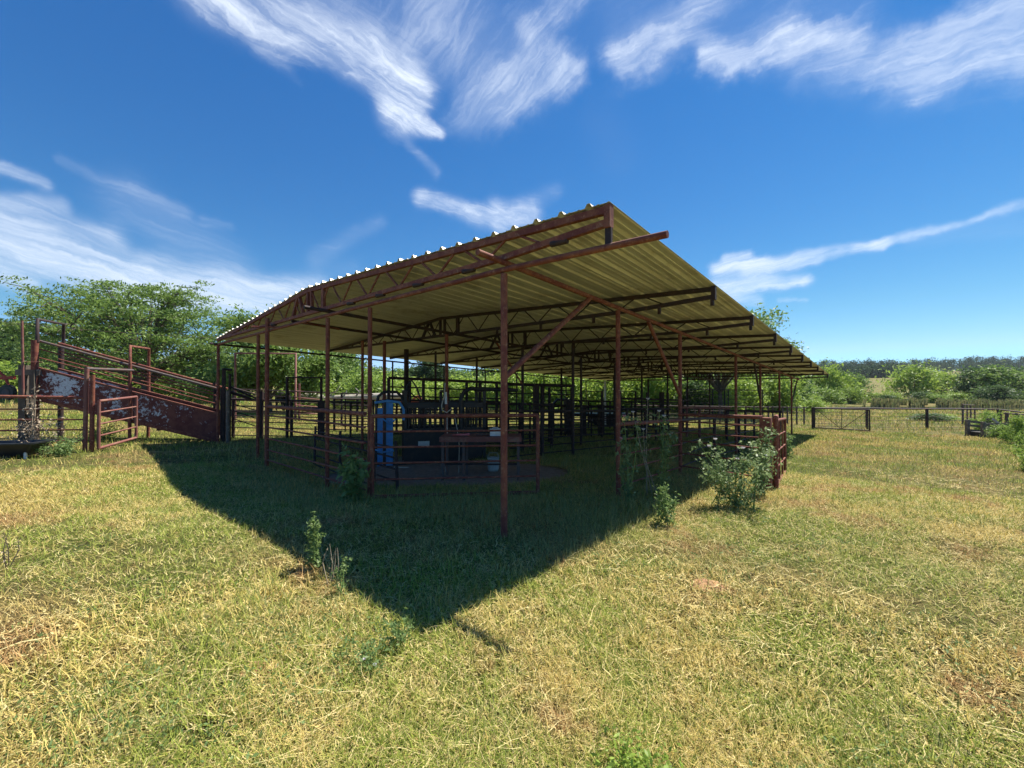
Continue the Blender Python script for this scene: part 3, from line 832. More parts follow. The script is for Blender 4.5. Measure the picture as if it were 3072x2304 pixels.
# ------------------------------------------------------------------ squeeze chute (blue head gate, black body)
def squeeze():
    # local frame: runs from the head gate (left) to the tail (right)
    A = gp(1140, 1380, 9.35); B = gp(1452, 1395, 10.1)
    ex = (Vector((B.x, B.y, 0)) - Vector((A.x, A.y, 0))); Lc = ex.length; ex.normalize(); ey = Vector((-ex.y, ex.x, 0))
    g = min(A.z, B.z)
    root = empty('squeeze_chute', (A.x, A.y, g), 'cattle squeeze chute with bright blue head gate and black slatted body', 'squeeze chute')
    def q(x, y, z): return Vector((A.x, A.y, g)) + ex * x + ey * y + Vector((0, 0, z))
    rz = math.atan2(ex.y, ex.x)
    # head gate: two tall blue leaves with folded edges
    for x, w, z1 in ((.0, .115, 1.32), (.20, .16, 1.50)):
        mb = MB(); mb.box(q(x, -.02, z1 / 2 + .02), w, .05, z1, rz); mb.box(q(x + w / 2 - .012, -.05, z1 / 2 + .02), .02, .06, z1, rz); mb.box(q(x - w / 2 + .012, -.05, z1 / 2 + .02), .02, .05, z1, rz)
        for z in (.38, .86, 1.2): mb.box(q(x, -.055, z), w * .96, .02, .025, rz)
        mb.build('head_gate_leaf', M['blue_steel'], root)
    mb = MB(); mb.box(q(.10, -.05, .78), .06, .06, 1.5, rz); mb.build('centre_bar', M['black_steel'], root)
    mb = MB(); mb.path([q(-.12, -.06, 1.46), q(.15, -.06, 1.50), q(.42, -.06, 1.47), q(.52, -.04, 1.30), q(.52, -.02, 1.05)], .032, 8)
    mb.path([q(.05, -.08, 1.1), q(.2, -.1, .98), q(.34, -.08, 1.08)], .02, 6); mb.path([q(-.15, -.08, .42), q(.05, -.1, .34), q(.3, -.08, .36)], .02, 6); mb.build('latch_linkage', M['blue_steel'], root)
    # hoop over the head gate
    mb = MB(); mb.path([q(-.08, .3, 0), q(-.08, .3, 1.4), q(-.04, .3, 1.6), q(.08, .3, 1.70), q(.38, .3, 1.70), q(.5, .3, 1.58), q(.54, .3, 1.35), q(.54, .3, 0)], .036, 10); mb.build('front_hoop', M['black_steel'], root)
    mb = MB(); mb.path([q(.55, .25, 1.3), q(.62, .24, 1.85), q(.72, .2, 1.98), q(.82, .15, 1.82), q(.95, .1, 1.45)], .022, 8); mb.path([q(.45, .1, 1.88), q(.9, .15, 1.5)], .016, 6); mb.build('control_lever', M['black_steel'], root)
    # body: lower sheet sides and slatted upper sides, both sides
    for y in (0.0, .85):
        mb = MB(); mb.box(q(.55 + (Lc - .55) / 2, y, .40), Lc - .55, .03, .72, rz); mb.build('side_sheet', M['black_steel'], root)
        mb = MB(); mb.box(q(.55 + (Lc - .55) / 2, y, .80), Lc - .5, .07, .07, rz); mb.build('middle_rail', M['black_steel'], root)
        mb = MB(); mb.box(q(.55 + (Lc - .55) / 2, y, 1.38), Lc - .5, .07, .11, rz); mb.build('upper_rail', M['black_steel'], root)
        for k in range(15):
            x = .62 + (Lc - .7) * k / 14
            mb = MB(); mb.bar(q(x, y, .8), q(x + random.uniform(-.02, .02), y, 1.36), .045, .03); mb.build('slat', M['black_steel'], root)
        for x in (.56, .56 + (Lc - .56) * .5, Lc):
            mb = MB(); mb.box(q(x, y, .85), .07, .07, 1.75, rz); mb.build('frame_post', M['black_steel'], root)
    for x in (.56, .56 + (Lc - .56) * .5, Lc):
        mb = MB(); mb.tube(q(x, 0, 1.72), q(x, .85, 1.72), .03, 8); mb.build('cross_bar', M['black_steel'], root)
    mb = MB(); mb.box(q(Lc / 2 + .2, .42, .04), Lc, .9, .05, rz); mb.build('floor_plate', M['black_steel'], root)
    mb = MB(); mb.box(q(.98, -.03, .49), .26, .012, .11, rz); mb.build('label_plate', M['paper'], root)
    # curved tail frame
    mb = MB(); mb.path([q(Lc - .55, -.03, .2), q(Lc - .58, -.03, 1.55), q(Lc - .5, -.03, 1.72), q(Lc - .35, -.03, 1.78), q(Lc + .9, .1, 1.74)], .05, 8); mb.build('tail_frame', M['black_steel'], root)
    mb = MB(); mb.path([q(.3, -.25, .02), q(.62, -.35, .0)], .018, 6); mb.build('foot_bar', M['rope'], root)
    return root
squeeze()
# white ram and looped hose on the shed post by the bench
p = at(1339, 1195, 9.2)
r_ = empty('hydraulic_hose', (p.x, p.y, gz(p.x, p.y)), 'white cylinder and looped hoses tied to the shed post by the bench', 'hose')
mb = MB(); mb.tube(at(1337, 1176, 9.2), at(1338, 1212, 9.2), .028, 8); mb.build('cylinder', M['white'], r_)
mb = MB(); mb.path([at(1335, 1150, 9.2), at(1333, 1188, 9.15), at(1325, 1215, 9.1), at(1326, 1230, 9.1), at(1340, 1238, 9.1), at(1352, 1228, 9.1)], .012, 6)
mb.path([at(1341, 1244, 9.1), at(1342, 1330, 8.9), at(1341, 1390, 8.8), at(1336, 1418, 8.7)], .010, 6)
mb.path([at(1362, 1240, 8.6), at(1372, 1290, 8.5), at(1378, 1340, 8.5), at(1376, 1420, 8.4)], .008, 6); mb.build('hose_loop', M['rope'], r_)

# bench with the things on it
def bench():
    c = at(1445, 1284, 8.0); g = gz(c.x, c.y); W_ = 1.55; D_ = .62; H = .80
    root = empty('work_bench', (c.x, c.y, g), 'rusty steel work bench beside the squeeze chute', 'bench')
    mb = MB(); mb.box((c.x, c.y, g + H), W_, D_, .035); mb.box((c.x, c.y - D_ / 2 + .02, g + H - .045), W_, .03, .06); mb.build('bench_top', M['pipe_lit'], root)
    for sx in (-1, 0, 1):
        for sy in (-1, 1):
            mb = MB(); mb.box((c.x + sx * (W_ / 2 - .06) - (.32 if sx == 0 else 0), c.y + sy * (D_ / 2 - .04), g + H / 2 - .03), .045, .045, H - .04); mb.build('leg', M['pipe_grey'], root)
    mb = MB(); mb.bar((c.x - .7, c.y, g + .25), (c.x + .7, c.y, g + .25), .03, .03); mb.build('stretcher', M['pipe_dark'], root)
    z = g + H + .018
    def on(dx, dy): return (c.x + dx, c.y + dy, z)
    mb = MB(); x, y = c.x + .27, c.y - .05
    mb.box((x, y, z + .06), .20, .14, .12); mb.box((x, y, z + .127), .21, .15, .015); mb.path([(x - .07, y, z + .133), (x - .04, y, z + .155), (x + .04, y, z + .155), (x + .07, y, z + .133)], .007, 6)
    solo('cool_box', mb, M['white'], (x, y, z), 'small white plastic box on the work bench', 'box')
    mb = MB(); x = c.x - .36; mb.path([(x - .12, c.y - .1, z + .02), (x + .05, c.y - .1, z + .022), (x + .13, c.y - .08, z + .03)], [.014, .018, .024], 8); mb.path([(x - .12, c.y - .1, z + .02), (x - .2, c.y - .12, z + .02)], .008, 6)
    solo('marking_stick', mb, M['pink'], (x, c.y - .1, z), 'pink handled tool lying on the left of the work bench', 'tool')
    mb = MB()
    for k in range(6): mb.path([(c.x - .1 + .05 * k, c.y - .08 + .03 * math.sin(k * 2), z + .015 + .01 * (k % 2)), (c.x - .02 + .05 * k, c.y - .05 + .04 * math.cos(k * 3), z + .03)], .012, 6)
    solo('pliers', mb, M['pipe_grey'], (c.x, c.y - .08, z), 'grey hand tools heaped on the work bench beside the white box', 'tools')
    mb = MB(); x = c.x + .47; mb.path([(x, c.y - .2, z + .02), (x, c.y - .2, z + .15), (x + .03, c.y - .2, z + .16)], .012, 6); mb.box((x, c.y - .2, z + .01), .06, .05, .02)
    solo('hand_hook', mb, M['white'], (x, c.y - .2, z), 'little white hook standing at the right end of the bench', 'hook')
bench()
p = gp(1480, 1400, 8.6)
mb = MB(); prof_ = [(0.0, .0), (.10, .0), (.115, .05), (.12, .26), (.13, .27), (.13, .285), (.118, .285), (.10, .05), (.0, .04)]
nn = 16; vs = [(p.x + r * math.cos(2 * PI * k / nn), p.y + r * math.sin(2 * PI * k / nn), p.z + z) for r, z in prof_ for k in range(nn)]
mb.add(vs, [(i * nn + k, i * nn + (k + 1) % nn, (i + 1) * nn + (k + 1) % nn, (i + 1) * nn + k) for i in range(len(prof_) - 1) for k in range(nn)], True)
mb.path([(p.x - .125, p.y, p.z + .27), (p.x - .08, p.y, p.z + .38), (p.x + .08, p.y, p.z + .38), (p.x + .125, p.y, p.z + .27)], .006, 6)
solo('bucket', mb, M['paper'], tuple(p), 'grey white plastic bucket on the ground under the bench end', 'bucket')

# ------------------------------------------------------------------ pens deeper in the shed
flat_fence('crowd_pen', 'dark crowding pen rails behind the squeeze chute', 1165, 1520, 12.4, 14.2, [2.05, 1.78, 1.5, 1.3, 1.1, .85, .6, .35],
           [(1166, 2.05, .05), (1230, 2.0, .04), (1270, 2.05, .05), (1345, 1.8, .04), (1400, 2.05, .05), (1440, 2.05, .06), (1490, 2.05, .05)], .022, .045)
flat_fence('crowd_pen', 'farther dark pen rails seen through the squeeze chute', 1150, 1530, 16.5, 18, [1.35, 1.1, .85, .6, .35],
           [(1150, 1.4, .05), (1215, 1.4, .04), (1290, 1.4, .04), (1370, 1.4, .05), (1460, 1.4, .05), (1525, 1.4, .05)], .02, .04)
mbx = MB(); a = at(1165, 1141, 12.4); b = at(1280, 1146, 13); mbx.tube(a, b, .04, 8)
flat_fence('crowd_pen', 'tall dark pipe alley side right of the corner post', 1520, 1724, 14.4, 14.8, [2.02, 1.7, 1.05, .82, .6, .4],
           [(1521, 2.0, .05), (1608, 2.0, .10), (1626, 2.0, .06), (1648, 1.95, .05), (1715, 1.95, .05)], .022, .055)
flat_fence('tie_post_fence', 'pipe fence carried on four thick square wooden posts', 1600, 1870, 16.8, 17.6, [1.27, 1.06, .86, .68, .48, .28, .1],
           [(1654, 1.3, .11), (1703, 1.5, .12), (1750, 1.3, .11), (1803, 1.35, .12), (1774, 1.3, .035), (1683, 1.2, .04)], .022, .055)
flat_fence('crowd_pen', 'low dark pen rails just behind the work bench', 1380, 1660, 11.0, 12.6, [1.35, 1.12, .9, .68, .46, .24],
           [(1385, 1.4, .04), (1452, 1.4, .05), (1502, 1.4, .04), (1560, 1.4, .05), (1590, 1.4, .03), (1655, 1.4, .05)], .018, .035)
flat_fence('crowd_pen', 'pen rails crossing behind the dense inner panels', 1700, 2050, 21.5, 24.0, [1.5, 1.25, 1.0, .8, .6, .35],
           [(1700, 1.5, .05), (1765, 1.5, .05), (1830, 1.5, .05), (1895, 1.5, .05), (1960, 1.5, .06), (2048, 1.5, .05)], .02, .045)
flat_fence('crowd_pen', 'long pen rails in front of the fallen tree', 1000, 1330, 16.5, 17.5, [1.3, 1.05, .8, .6, .4, .2],
           [(1003, 1.3, .05), (1036, 1.3, .03), (1072, 1.3, .05), (1120, 1.3, .04), (1190, 1.3, .05), (1260, 1.3, .05), (1325, 1.3, .05)], .018, .035)
hoop('alley_arch', 'dark low pipe frame in front of the black trailer', 1648, 1716, 1170, 15.5, 15.6, .05, 'pipe_dark')
hoop('alley_arch', 'dark pipe frame just left of the white pole', 1744, 1805, 1173, 16.5, 16.7, .045, 'pipe_dark')
hoop('alley_arch', 'thin dark pipe frame behind the tall weeds', 1862, 1907, 1173, 17, 17.2, .045, 'pipe_dark')
flat_fence('inner_pen', 'low six rail inner pen fence behind the open gate', 1530, 1860, 9.9, 13.0, [1.2, .95, .72, .5, .3, .1],
           [(1626, 1.25, .05), (1718, 1.25, .035)], .016, .035)
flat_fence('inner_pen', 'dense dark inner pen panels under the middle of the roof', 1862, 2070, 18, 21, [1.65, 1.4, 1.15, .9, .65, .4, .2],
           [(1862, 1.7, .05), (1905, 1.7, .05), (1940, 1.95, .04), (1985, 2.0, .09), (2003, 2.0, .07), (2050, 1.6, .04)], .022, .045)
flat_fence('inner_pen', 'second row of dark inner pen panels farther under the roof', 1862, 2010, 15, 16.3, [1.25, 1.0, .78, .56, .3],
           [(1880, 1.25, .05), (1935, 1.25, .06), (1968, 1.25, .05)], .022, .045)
flat_fence('holding_pen', 'long sunlit rail of the holding pen beyond the right side of the shed', 2040, 2190, 17.5, 18.6, [1.32, 1.0, .7, .4],
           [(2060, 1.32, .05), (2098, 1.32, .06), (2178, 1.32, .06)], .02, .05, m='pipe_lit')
flat_fence('holding_pen', 'dark holding pen rails reaching to the right edge of the shed', 2180, 2345, 17, 16.2, [1.25, .98, .7, .45],
           [(2180, 1.25, .05), (2235, 1.25, .04), (2262, 1.25, .04), (2340, 1.25, .04)], .02, .045)
flat_fence('ring_panels', 'tall thin green grey pipe panels standing in the far paddock', 2060, 2290, 34, 36, [2.35, 1.9, 1.55, 1.2, .8, .4],
           [(2060, 2.4, .05), (2138, 2.4, .05), (2174, 2.4, .05), (2185, 2.4, .05), (2288, 2.4, .05)], .02, .035, m='pipe_dark')
flat_fence('paddock_fence', 'far pale topped paddock fence left of the large pipe gate', 1900, 2420, 29, 27, [1.15, .85, .6, .35],
           [(X, 1.2, .05) for X in (1905, 1975, 2037, 2085, 2160, 2238, 2262, 2305, 2318, 2348, 2362, 2390, 2412)], .015, .03, m='pipe_grey')
# paddock gate and fence in the sun on the right
ga = gp(2444, 1281, 24.0); gb = gp(2609, 1297, 22.6)
gate('paddock_gate', 'wide pipe and mesh gate with a V brace standing open in the right paddock', (ga.x, ga.y), (gb.x, gb.y), (ga.z + .08, gb.z + .05), 1.15, 2, m=M['pipe_dark'], r=.035, stays=1, mesh=True, diag=True)
mb = MB(); mb.tube((ga.x - .1, ga.y, ga.z - .1), (ga.x - .1, ga.y, ga.z + 1.28), .075, 10)
solo('gate_post', mb, M['pipe_dark'], (ga.x - .1, ga.y, ga.z), 'thick dark post where the wide mesh gate hangs', 'post')
def wire_fence():
    a = gp(2444, 1281, 24.2); b = gp(2998, 1285, 24.4); c = gp(3090, 1300, 22.0)
    root = empty('wire_fence', (a.x, a.y, a.z), 'long sunlit pipe topped wire fence across the right paddock', 'fence')
    def zz(p, h): return Vector((p.x, p.y, gz(p.x, p.y) + h))
    mb = MB(); mb.path([zz(a.lerp(b, k / 8), 1.22) for k in range(9)] + [zz(c, 1.1)], .045, 8); mb.build('top_rail', M['pipe_grey'], root)
    for h in (.97, .75, .53, .32, .12):
        mb = MB(); mb.path([zz(a.lerp(b, k / 8), h + .012 * math.sin(k * 1.7)) for k in range(9)] + [zz(c, h)], .010, 5); mb.build('wire', M['pipe_grey'], root)
    for X in (2600, 2780, 2998):
        f = (X - 2444) / (2998 - 2444); q = a.lerp(b, f)
        mb = MB(); mb.tube(zz(q, -.1), zz(q, 1.2), .07 if X != 2998 else .1, 8); mb.build('post', M['pipe_dark'], root)
    for f in (.12, .22, .4, .5, .58, .7, .8, .9):
        q = a.lerp(b, f); mb = MB(); mb.tube(zz(q, .1), zz(q, .98), .009, 4); mb.build('stay', M['pipe_grey'], root)
wire_fence()
flat_fence('corner_pen', 'cluster of weathered posts and rails behind the long wire fence', 2885, 2925, 30, 27, [1.4, .9, .5], [(2888, 1.45, .06), (2901, 1.35, .04), (2912, 1.35, .04), (2924, 1.25, .04)], .02, .03, m='pipe_grey')
mb_l = [(3020, 1.2, .07), (3050, 1.2, .06)]
flat_fence('paddock_fence', 'weed covered fence at the right border', 3012, 3110, 20.5, 19, [1.15, .85, .6, .35], mb_l, .015, .035, m='pipe_grey')

# ------------------------------------------------------------------ trough, feeder, trailer, machines
def trough():
    L0 = Vector((-9.98, 8.70, 0)); ax = Vector((-.93, -.30, 0)).normalized(); pw = Vector((.30, -.93, 0)).normalized()
    c = L0 + ax * 1.3; g = gz(c.x, c.y)
    root = empty('water_trough', (c.x, c.y, g), 'long black plastic trough on stubby legs at the left border', 'trough')
    def ring(hl, hw, z, inset=0):
        pts = []
        for sx, sy in ((1, 1), (1, -1), (-1, -1), (-1, 1)):
            for k in range(5):
                a = {(1, 1): 0, (1, -1): -PI / 2, (-1, -1): PI, (-1, 1): PI / 2}[(sx, sy)]
                a = {(1, 1): PI / 2, (1, -1): 0, (-1, -1): -PI / 2, (-1, 1): PI}[(sx, sy)] - k * PI / 8
                r = .07
                pts.append(c + ax * (-(sx * (hl - r)) - r * math.cos(a)) * 1.0 + pw * (-(sy * (hw - r)) - r * math.sin(a)) + Vector((0, 0, z)))
        return pts
    z0, z1 = g + .06, g + .33
    rings = [ring(1.18, .20, z0), ring(1.30, .30, z1 - .03), ring(1.36, .36, z1 - .03), ring(1.36, .36, z1), ring(1.28, .28, z1), ring(1.16, .18, z0 + .03)]
    n = len(rings[0]); vs = [p for r in rings for p in r]
    fs = [(i * n + k, i * n + (k + 1) % n, (i + 1) * n + (k + 1) % n, (i + 1) * n + k) for i in range(len(rings) - 1) for k in range(n)]
    mb = MB(); mb.add(vs, fs, False); mb.add(rings[0], [tuple(range(n))]); mb.add(rings[-1], [tuple(range(n - 1, -1, -1))])
    mb.build('tub', M['plastic_black'], root)
    for s in (-1.1, 1.15):
        for w in (-.2, .2):
            p = c - ax * s * 1.0 + pw * w
            mb = MB(); mb.tube((p.x, p.y, gz(p.x, p.y) - .05), (p.x, p.y, z1 - .06), .028, 8); mb.build('leg', M['white'] if s > 0 and w > 0 else M['wood'], root)
    mb = MB(); p = c - ax * .75; mb.box((p.x, p.y, g + .04), .3, .34, .2, .3); mb.build('base_block', M['black_steel'], root)
trough()
def feeder():
    p = gp(2962, 1308, 20.5)
    root = empty('hay_feeder', tuple(p), 'collapsed wooden hay feeder grown over with vines by the wire fence', 'feeder')
    for dx, dy, h in ((-.55, -.3, .75), (.5, -.3, .7), (-.55, .4, .8), (.5, .4, .85)):
        mb = MB(); mb.box((p.x + dx, p.y + dy, p.z + h / 2 - .05), .13, .13, h + .1); mb.build('post', M['wood'], root)
    for z in (.18, .42, .62):
        mb = MB(); mb.bar((p.x - .65, p.y - .36, p.z + z), (p.x + .6, p.y - .36, p.z + z + .04), .03, .11); mb.build('plank', M['wood'], root)
        mb = MB(); mb.bar((p.x - .6, p.y + .46, p.z + z + .1), (p.x + .6, p.y + .46, p.z + z), .03, .1); mb.build('plank', M['wood'], root)
    mb = MB(); mb.bar((p.x - .2, p.y - .4, p.z + .9), (p.x + 1.0, p.y - .1, p.z + .2), .04, .12); mb.build('plank', M['wood_pale'], root)
    mb = MB(); mb.box((p.x, p.y, p.z + .12), 1.1, .6, .2); mb.build('tray', M['black_steel'], root)
feeder()
def trailer():
    g = gp(1690, 1235, 24.5)
    root = empty('gooseneck_trailer', tuple(g), 'black gooseneck trailer parked in the sun behind the pens', 'trailer')
    def q(x, y, z): return Vector((g.x + x, g.y + y, g.z + z))
    mb = MB(); mb.path([q(-.62, 0, .9), q(-.62, 0, 1.25), q(-.35, 0, 1.52), q(.45, 0, 1.5), q(.55, 0, 1.45), q(.55, 0, .6)], .075, 8); mb.build('gooseneck', M['black_steel'], root)
    mb = MB(); mb.box(q(2.2, .4, .62), 3.6, 1.6, .14); mb.build('deck', M['black_steel'], root)
    mb = MB(); mb.tube(q(.05, 0, .45), q(.05, 0, 1.45), .05, 8); mb.build('jack', M['pipe_grey'], root)
    for k in range(2):
        for y in (-.42, 1.2):
            w = MB(); w.path([q(2.0 + .75 * k, y - .1, .33), q(2.0 + .75 * k, y + .1, .33)], .34, 18); wh = w.build('wheel', M['rubber'], root)
            w = MB(); w.path([q(2.0 + .75 * k, y - .115, .33), q(2.0 + .75 * k, y + .115, .33)], .18, 14); w.build('rim', M['pipe_grey'], wh)
    mb = MB(); mb.box(q(.3, 0, .75), .3, .25, .4); mb.build('tool_box', M['pipe_grey'], root)
trailer()
def machine(X, d, label, s=1.0):
    g = gp(X, 1200, d)
    root = empty('farm_implement', tuple(g), label, 'implement')
    def q(x, y, z): return Vector((g.x + x * s, g.y + y, g.z + z * s))
    mb = MB(); mb.bar(q(-1, 0, .9), q(1, 0, 1.0), .18, .2); mb.bar(q(-.4, 0, .9), q(.2, -.2, 1.35), .1, .12); mb.build('frame', M['red_paint'], root)
    mb = MB(); mb.path([q(.2, 0, 1.35), q(.6, 0, 1.0), q(.85, 0, .35)], [.09, .08, .05], 8); mb.build('arm', M['red_paint'], root)
    for x in (-.7, .7):
        w = MB(); w.path([q(x, -.12, .34), q(x, .12, .34)], .34 * s, 16); wh = w.build('wheel', M['rubber'], root)
        w = MB(); w.path([q(x, -.135, .34), q(x, .135, .34)], .16 * s, 12); w.build('rim', M['pipe_grey'], wh)
machine(1245, 29, 'faded red farm implement seen through the squeeze chute')
machine(1325, 33, 'small red farm implement behind the bench post', .8)
machine(-25, 27, 'bright red farm implement cut by the left border', 1.5)
mb = MB(); a = at(1815, 1143, 24); mb.tube((a.x, a.y, gz(a.x, a.y) - .1), a, .06, 10)
solo('white_pole', mb, M['white'], (a.x, a.y, gz(a.x, a.y)), 'thin white pole standing behind the square wooden posts', 'pole')
mb = MB(); pts = []
for k in range(13):
    f = k / 12; pts.append(at(-60 + 700 * f, 958 + 56 * f + 6 * (1 - (2 * f - 1) ** 2), 24 + 3 * f))
mb.path(pts, .011, 5); solo('overhead_wire', mb, M['pipe_grey'], tuple(pts[0]), 'thin sagging wire crossing in front of the spreading tree', 'wire')

# ------------------------------------------------------------------ vegetation
def leaf_cloud(C, n_each, spread, size, rng, flat=1.0, droop=0.0):
    """leaf quads scattered about the centres C (k,3)"""
    k = len(C); idx = np.repeat(np.arange(k), n_each)
    sp = np.asarray(spread); sp = sp[idx][:, None] if sp.ndim else sp
    off = rng.normal(size=(len(idx), 3)) * sp * np.array([1, 1, flat])
    Pc = C[idx] + off
    nrm = rng.normal(size=(len(idx), 3)) + np.array([0, 0, .9]); nrm /= np.linalg.norm(nrm, axis=1)[:, None]
    a = rng.normal(size=(len(idx), 3)); a -= nrm * (a * nrm).sum(1)[:, None]; a /= np.linalg.norm(a, axis=1)[:, None]
    b = np.cross(nrm, a)
    s = size * rng.uniform(.55, 1.35, len(idx))[:, None]
    V = np.stack([Pc - a * s, Pc - b * s * .42, Pc + a * s, Pc + b * s * .42], 1).reshape(-1, 3)
    clump = rng.random(k)[idx]
    tone = np.repeat(np.clip(.55 * clump + .45 * rng.random(len(idx)), 0, 1), 4)
    Fc = np.arange(len(V)).reshape(-1, 4)
    return V, Fc, tone
def limb_tree(rng, base, H, R, nl=7, sub=5, trunk_r=.22, split=.25, flat=.4, low=.35, lean=(0, 0)):
    """skeleton: returns branch MB and clump centres"""
    mb = MB(); C = []
    B = Vector(base)
    top0 = B + Vector((lean[0] * .3, lean[1] * .3, H * split))
    mb.path([B - Vector((0, 0, .2)), B.lerp(top0, .5) + Vector((.05, 0, 0)), top0], [trunk_r * 1.2, trunk_r, trunk_r * .85], 8)
    for i in range(nl):
        az = 2 * PI * (i + rng.uniform(-.3, .3)) / nl
        ln = rng.uniform(.7, 1.05)
        out = R * ln * (1 if i % 3 else .45); up = H * (rng.uniform(low, .75) if i % 3 else rng.uniform(.72, .92))
        end = Vector((B.x + lean[0] + math.cos(az) * out, B.y + lean[1] + math.sin(az) * out * .8, B.z + up))
        mid = top0.lerp(end, .5) + Vector((0, 0, H * .10))
        pts = [top0, top0.lerp(mid, .5) + Vector((0, 0, H * .04)), mid, mid.lerp(end, .55) + Vector((rng.uniform(-.2, .2), 0, H * .02)), end]
        mb.path(pts, [trunk_r * .55, trunk_r * .42, trunk_r * .3, trunk_r * .18, trunk_r * .06], 6)
        for k in range(sub):
            f = rng.uniform(.3, 1.0); j = min(3, int(f * 4)); s0 = pts[j].lerp(pts[j + 1], f * 4 - j)
            a2 = az + rng.uniform(-1.4, 1.4); l2 = R * rng.uniform(.22, .45)
            e2 = s0 + Vector((math.cos(a2) * l2, math.sin(a2) * l2, rng.uniform(-.05, .14) * H))
            m2 = s0.lerp(e2, .5) + Vector((0, 0, .05 * H))
            mb.path([s0, m2, e2], [trunk_r * .16, trunk_r * .1, trunk_r * .03], 5, False)
            for f2 in (.45, .7, .9, 1.05):
                q = s0.lerp(e2, f2) + Vector((rng.normal() * .04 * R, rng.normal() * .04 * R, rng.normal() * .02 * H + .02 * H)); C.append(tuple(q))
        for f2 in (.6, .8, 1.0): C.append(tuple(mid.lerp(end, f2 - .1)))
    return mb, np.array(C)
def make_tree(name, label, cat, base, H, R, m, seed, nl=8, sub=6, per=60, size=.13, spread=.5, flat=.45, trunk_r=.22, split=.25, low=.35, group=None, lean=(0, 0), fill=0, fx=0.0):
    rng = np.random.default_rng(seed)
    root = empty(name, base, label, cat, group)
    mb, C = limb_tree(rng, base, H, R, nl, sub, trunk_r, split, flat, low, lean)
    if fill:
        a = rng.uniform(0, 2 * PI, fill); q = np.sqrt(rng.uniform(.02, 1, fill)); zt = np.sqrt(np.clip(1 - q ** 2, 0, 1))
        z = (.36 + .50 * zt) - .34 * rng.uniform(0, 1, fill) ** 2.2 + .045 * np.sin(a * 4 + q * 7)
        E_ = np.stack([base[0] + fx + np.cos(a) * q * R * 1.36, base[1] + np.sin(a) * q * R * .8, base[2] + H * (z + .12 * zt)], 1)
        for e in E_[::3]:
            c = Vector((base[0] + (e[0] - base[0]) * .45, base[1] + (e[1] - base[1]) * .45, base[2] + (e[2] - base[2]) * .62))
            mb.path([c, c.lerp(Vector(e), .5) + Vector((0, 0, .15)), tuple(e)], [.05, .032, .012], 5, False)
        C = np.concatenate([C, E_, E_ + rng.normal(size=E_.shape) * np.array([.5, .5, .12])])
    mb.build('trunk', M['bark'], root)
    V, Fc, tone = leaf_cloud(C, per, spread * rng.uniform(.6, 1.3, len(C)), size, rng, flat)
    raw_mesh('crown', V, Fc, 4, m, tone, loc=base, parent=root)
    return root
# big spreading tree at the left
def gb(X, d):
    p = at(X, 1162, d); return (p.x, p.y, gz(p.x, p.y))
make_tree('spreading_tree', 'broad spreading tree with layered airy crown behind the loading chute', 'tree', gb(450, 32), 9.2, 6.4, M['leaf_tree'], 3, nl=19, sub=10, per=33, size=.11, spread=.40, flat=.26, trunk_r=.36, split=.14, low=.22, fill=360, fx=-2.0, lean=(-1.0, 0))
make_tree('dense_tree', 'dense dark tree behind the left end of the shed roof', 'tree', gb(805, 25), 6.4, 3.0, M['leaf_tree'], 5, nl=13, sub=9, per=60, size=.13, spread=.42, flat=.7, trunk_r=.2, split=.12, low=.12)
make_tree('shade_tree', 'tall dark limbed tree whose crown shows over the right roof slope', 'tree', gb(2160, 37), 9.4, 6.6, M['leaf_tree'], 9, nl=14, sub=9, per=50, size=.16, spread=.55, flat=.5, trunk_r=.2, split=.22, low=.45)
make_tree('young_tree', 'pointed mid green tree seen in the gap under the left eave', 'tree', gb(995, 42), 6.2, 2.8, M['leaf_tree'], 12, nl=12, sub=8, per=50, size=.18, spread=.5, flat=.8, trunk_r=.16, split=.12, low=.1)
make_tree('slender_tree', 'slender dark tree rising above the far hedge behind the bench', 'tree', gb(1290, 75), 8.0, 3.0, M['leaf_dark'], 14, nl=9, sub=6, per=30, size=.28, spread=.6, flat=.6, trunk_r=.2, split=.3, low=.3)

# shrub prototypes: crown + stems, copied for the hedges
def make_shrub(m, seed, H=2.2, R=1.6, n=70, per=48, size=.12):
    rng = np.random.default_rng(seed)
    a = rng.uniform(0, 2 * PI, n); rr = R * np.sqrt(rng.uniform(0, 1, n)) ; z = rng.uniform(.08, 1, n) * H
    lim = np.sqrt(np.clip(1 - (z / H - .35) ** 2 / .55, .05, 1)); lump = .75 + .5 * np.sin(a * 3 + seed) * .5 + rng.uniform(-.15, .15, n)
    C = np.stack([np.cos(a) * rr * lim * lump, np.sin(a) * rr * lim * lump, z], 1)
    V, Fc, tone = leaf_cloud(C, per, .22 * R * rng.uniform(.5, 1.2, n), size, rng, .8)
    mb = MB()
    for k in range(0, n, 5):
        c = C[k]; mb.path([(rng.normal() * .08, rng.normal() * .08, -.1), (c[0] * .4, c[1] * .4, c[2] * .6), tuple(c)], [.035, .022, .008], 5, False)
    return V, Fc, tone, mb
SH = {}
def shrub_proto(key, m, seed, **kw):
    V, Fc, tone, mb = make_shrub(m, seed, **kw)
    me = raw_mesh('foliage', V, Fc, 4, m, tone); md = me.data; bpy.data.objects.remove(me)
    ob = mb.build('stems', M['bark']); sd_ = ob.data; bpy.data.objects.remove(ob)
    SH[key] = (md, sd_)
shrub_proto('a', M['leaf_mid'], 21); shrub_proto('b', M['leaf_mid'], 22, H=2.0, R=1.9, n=80); shrub_proto('c', M['leaf_bright'], 23, H=2.1, R=1.7)
shrub_proto('d', M['leaf_dark'], 24, H=2.3, R=1.5); shrub_proto('e', M['leaf_bright'], 25, H=2.2, R=2.0, n=90, per=40)
shrub_proto('t', M['leaf_tree'], 26, H=3.0, R=1.6, n=110, per=40, size=.13)
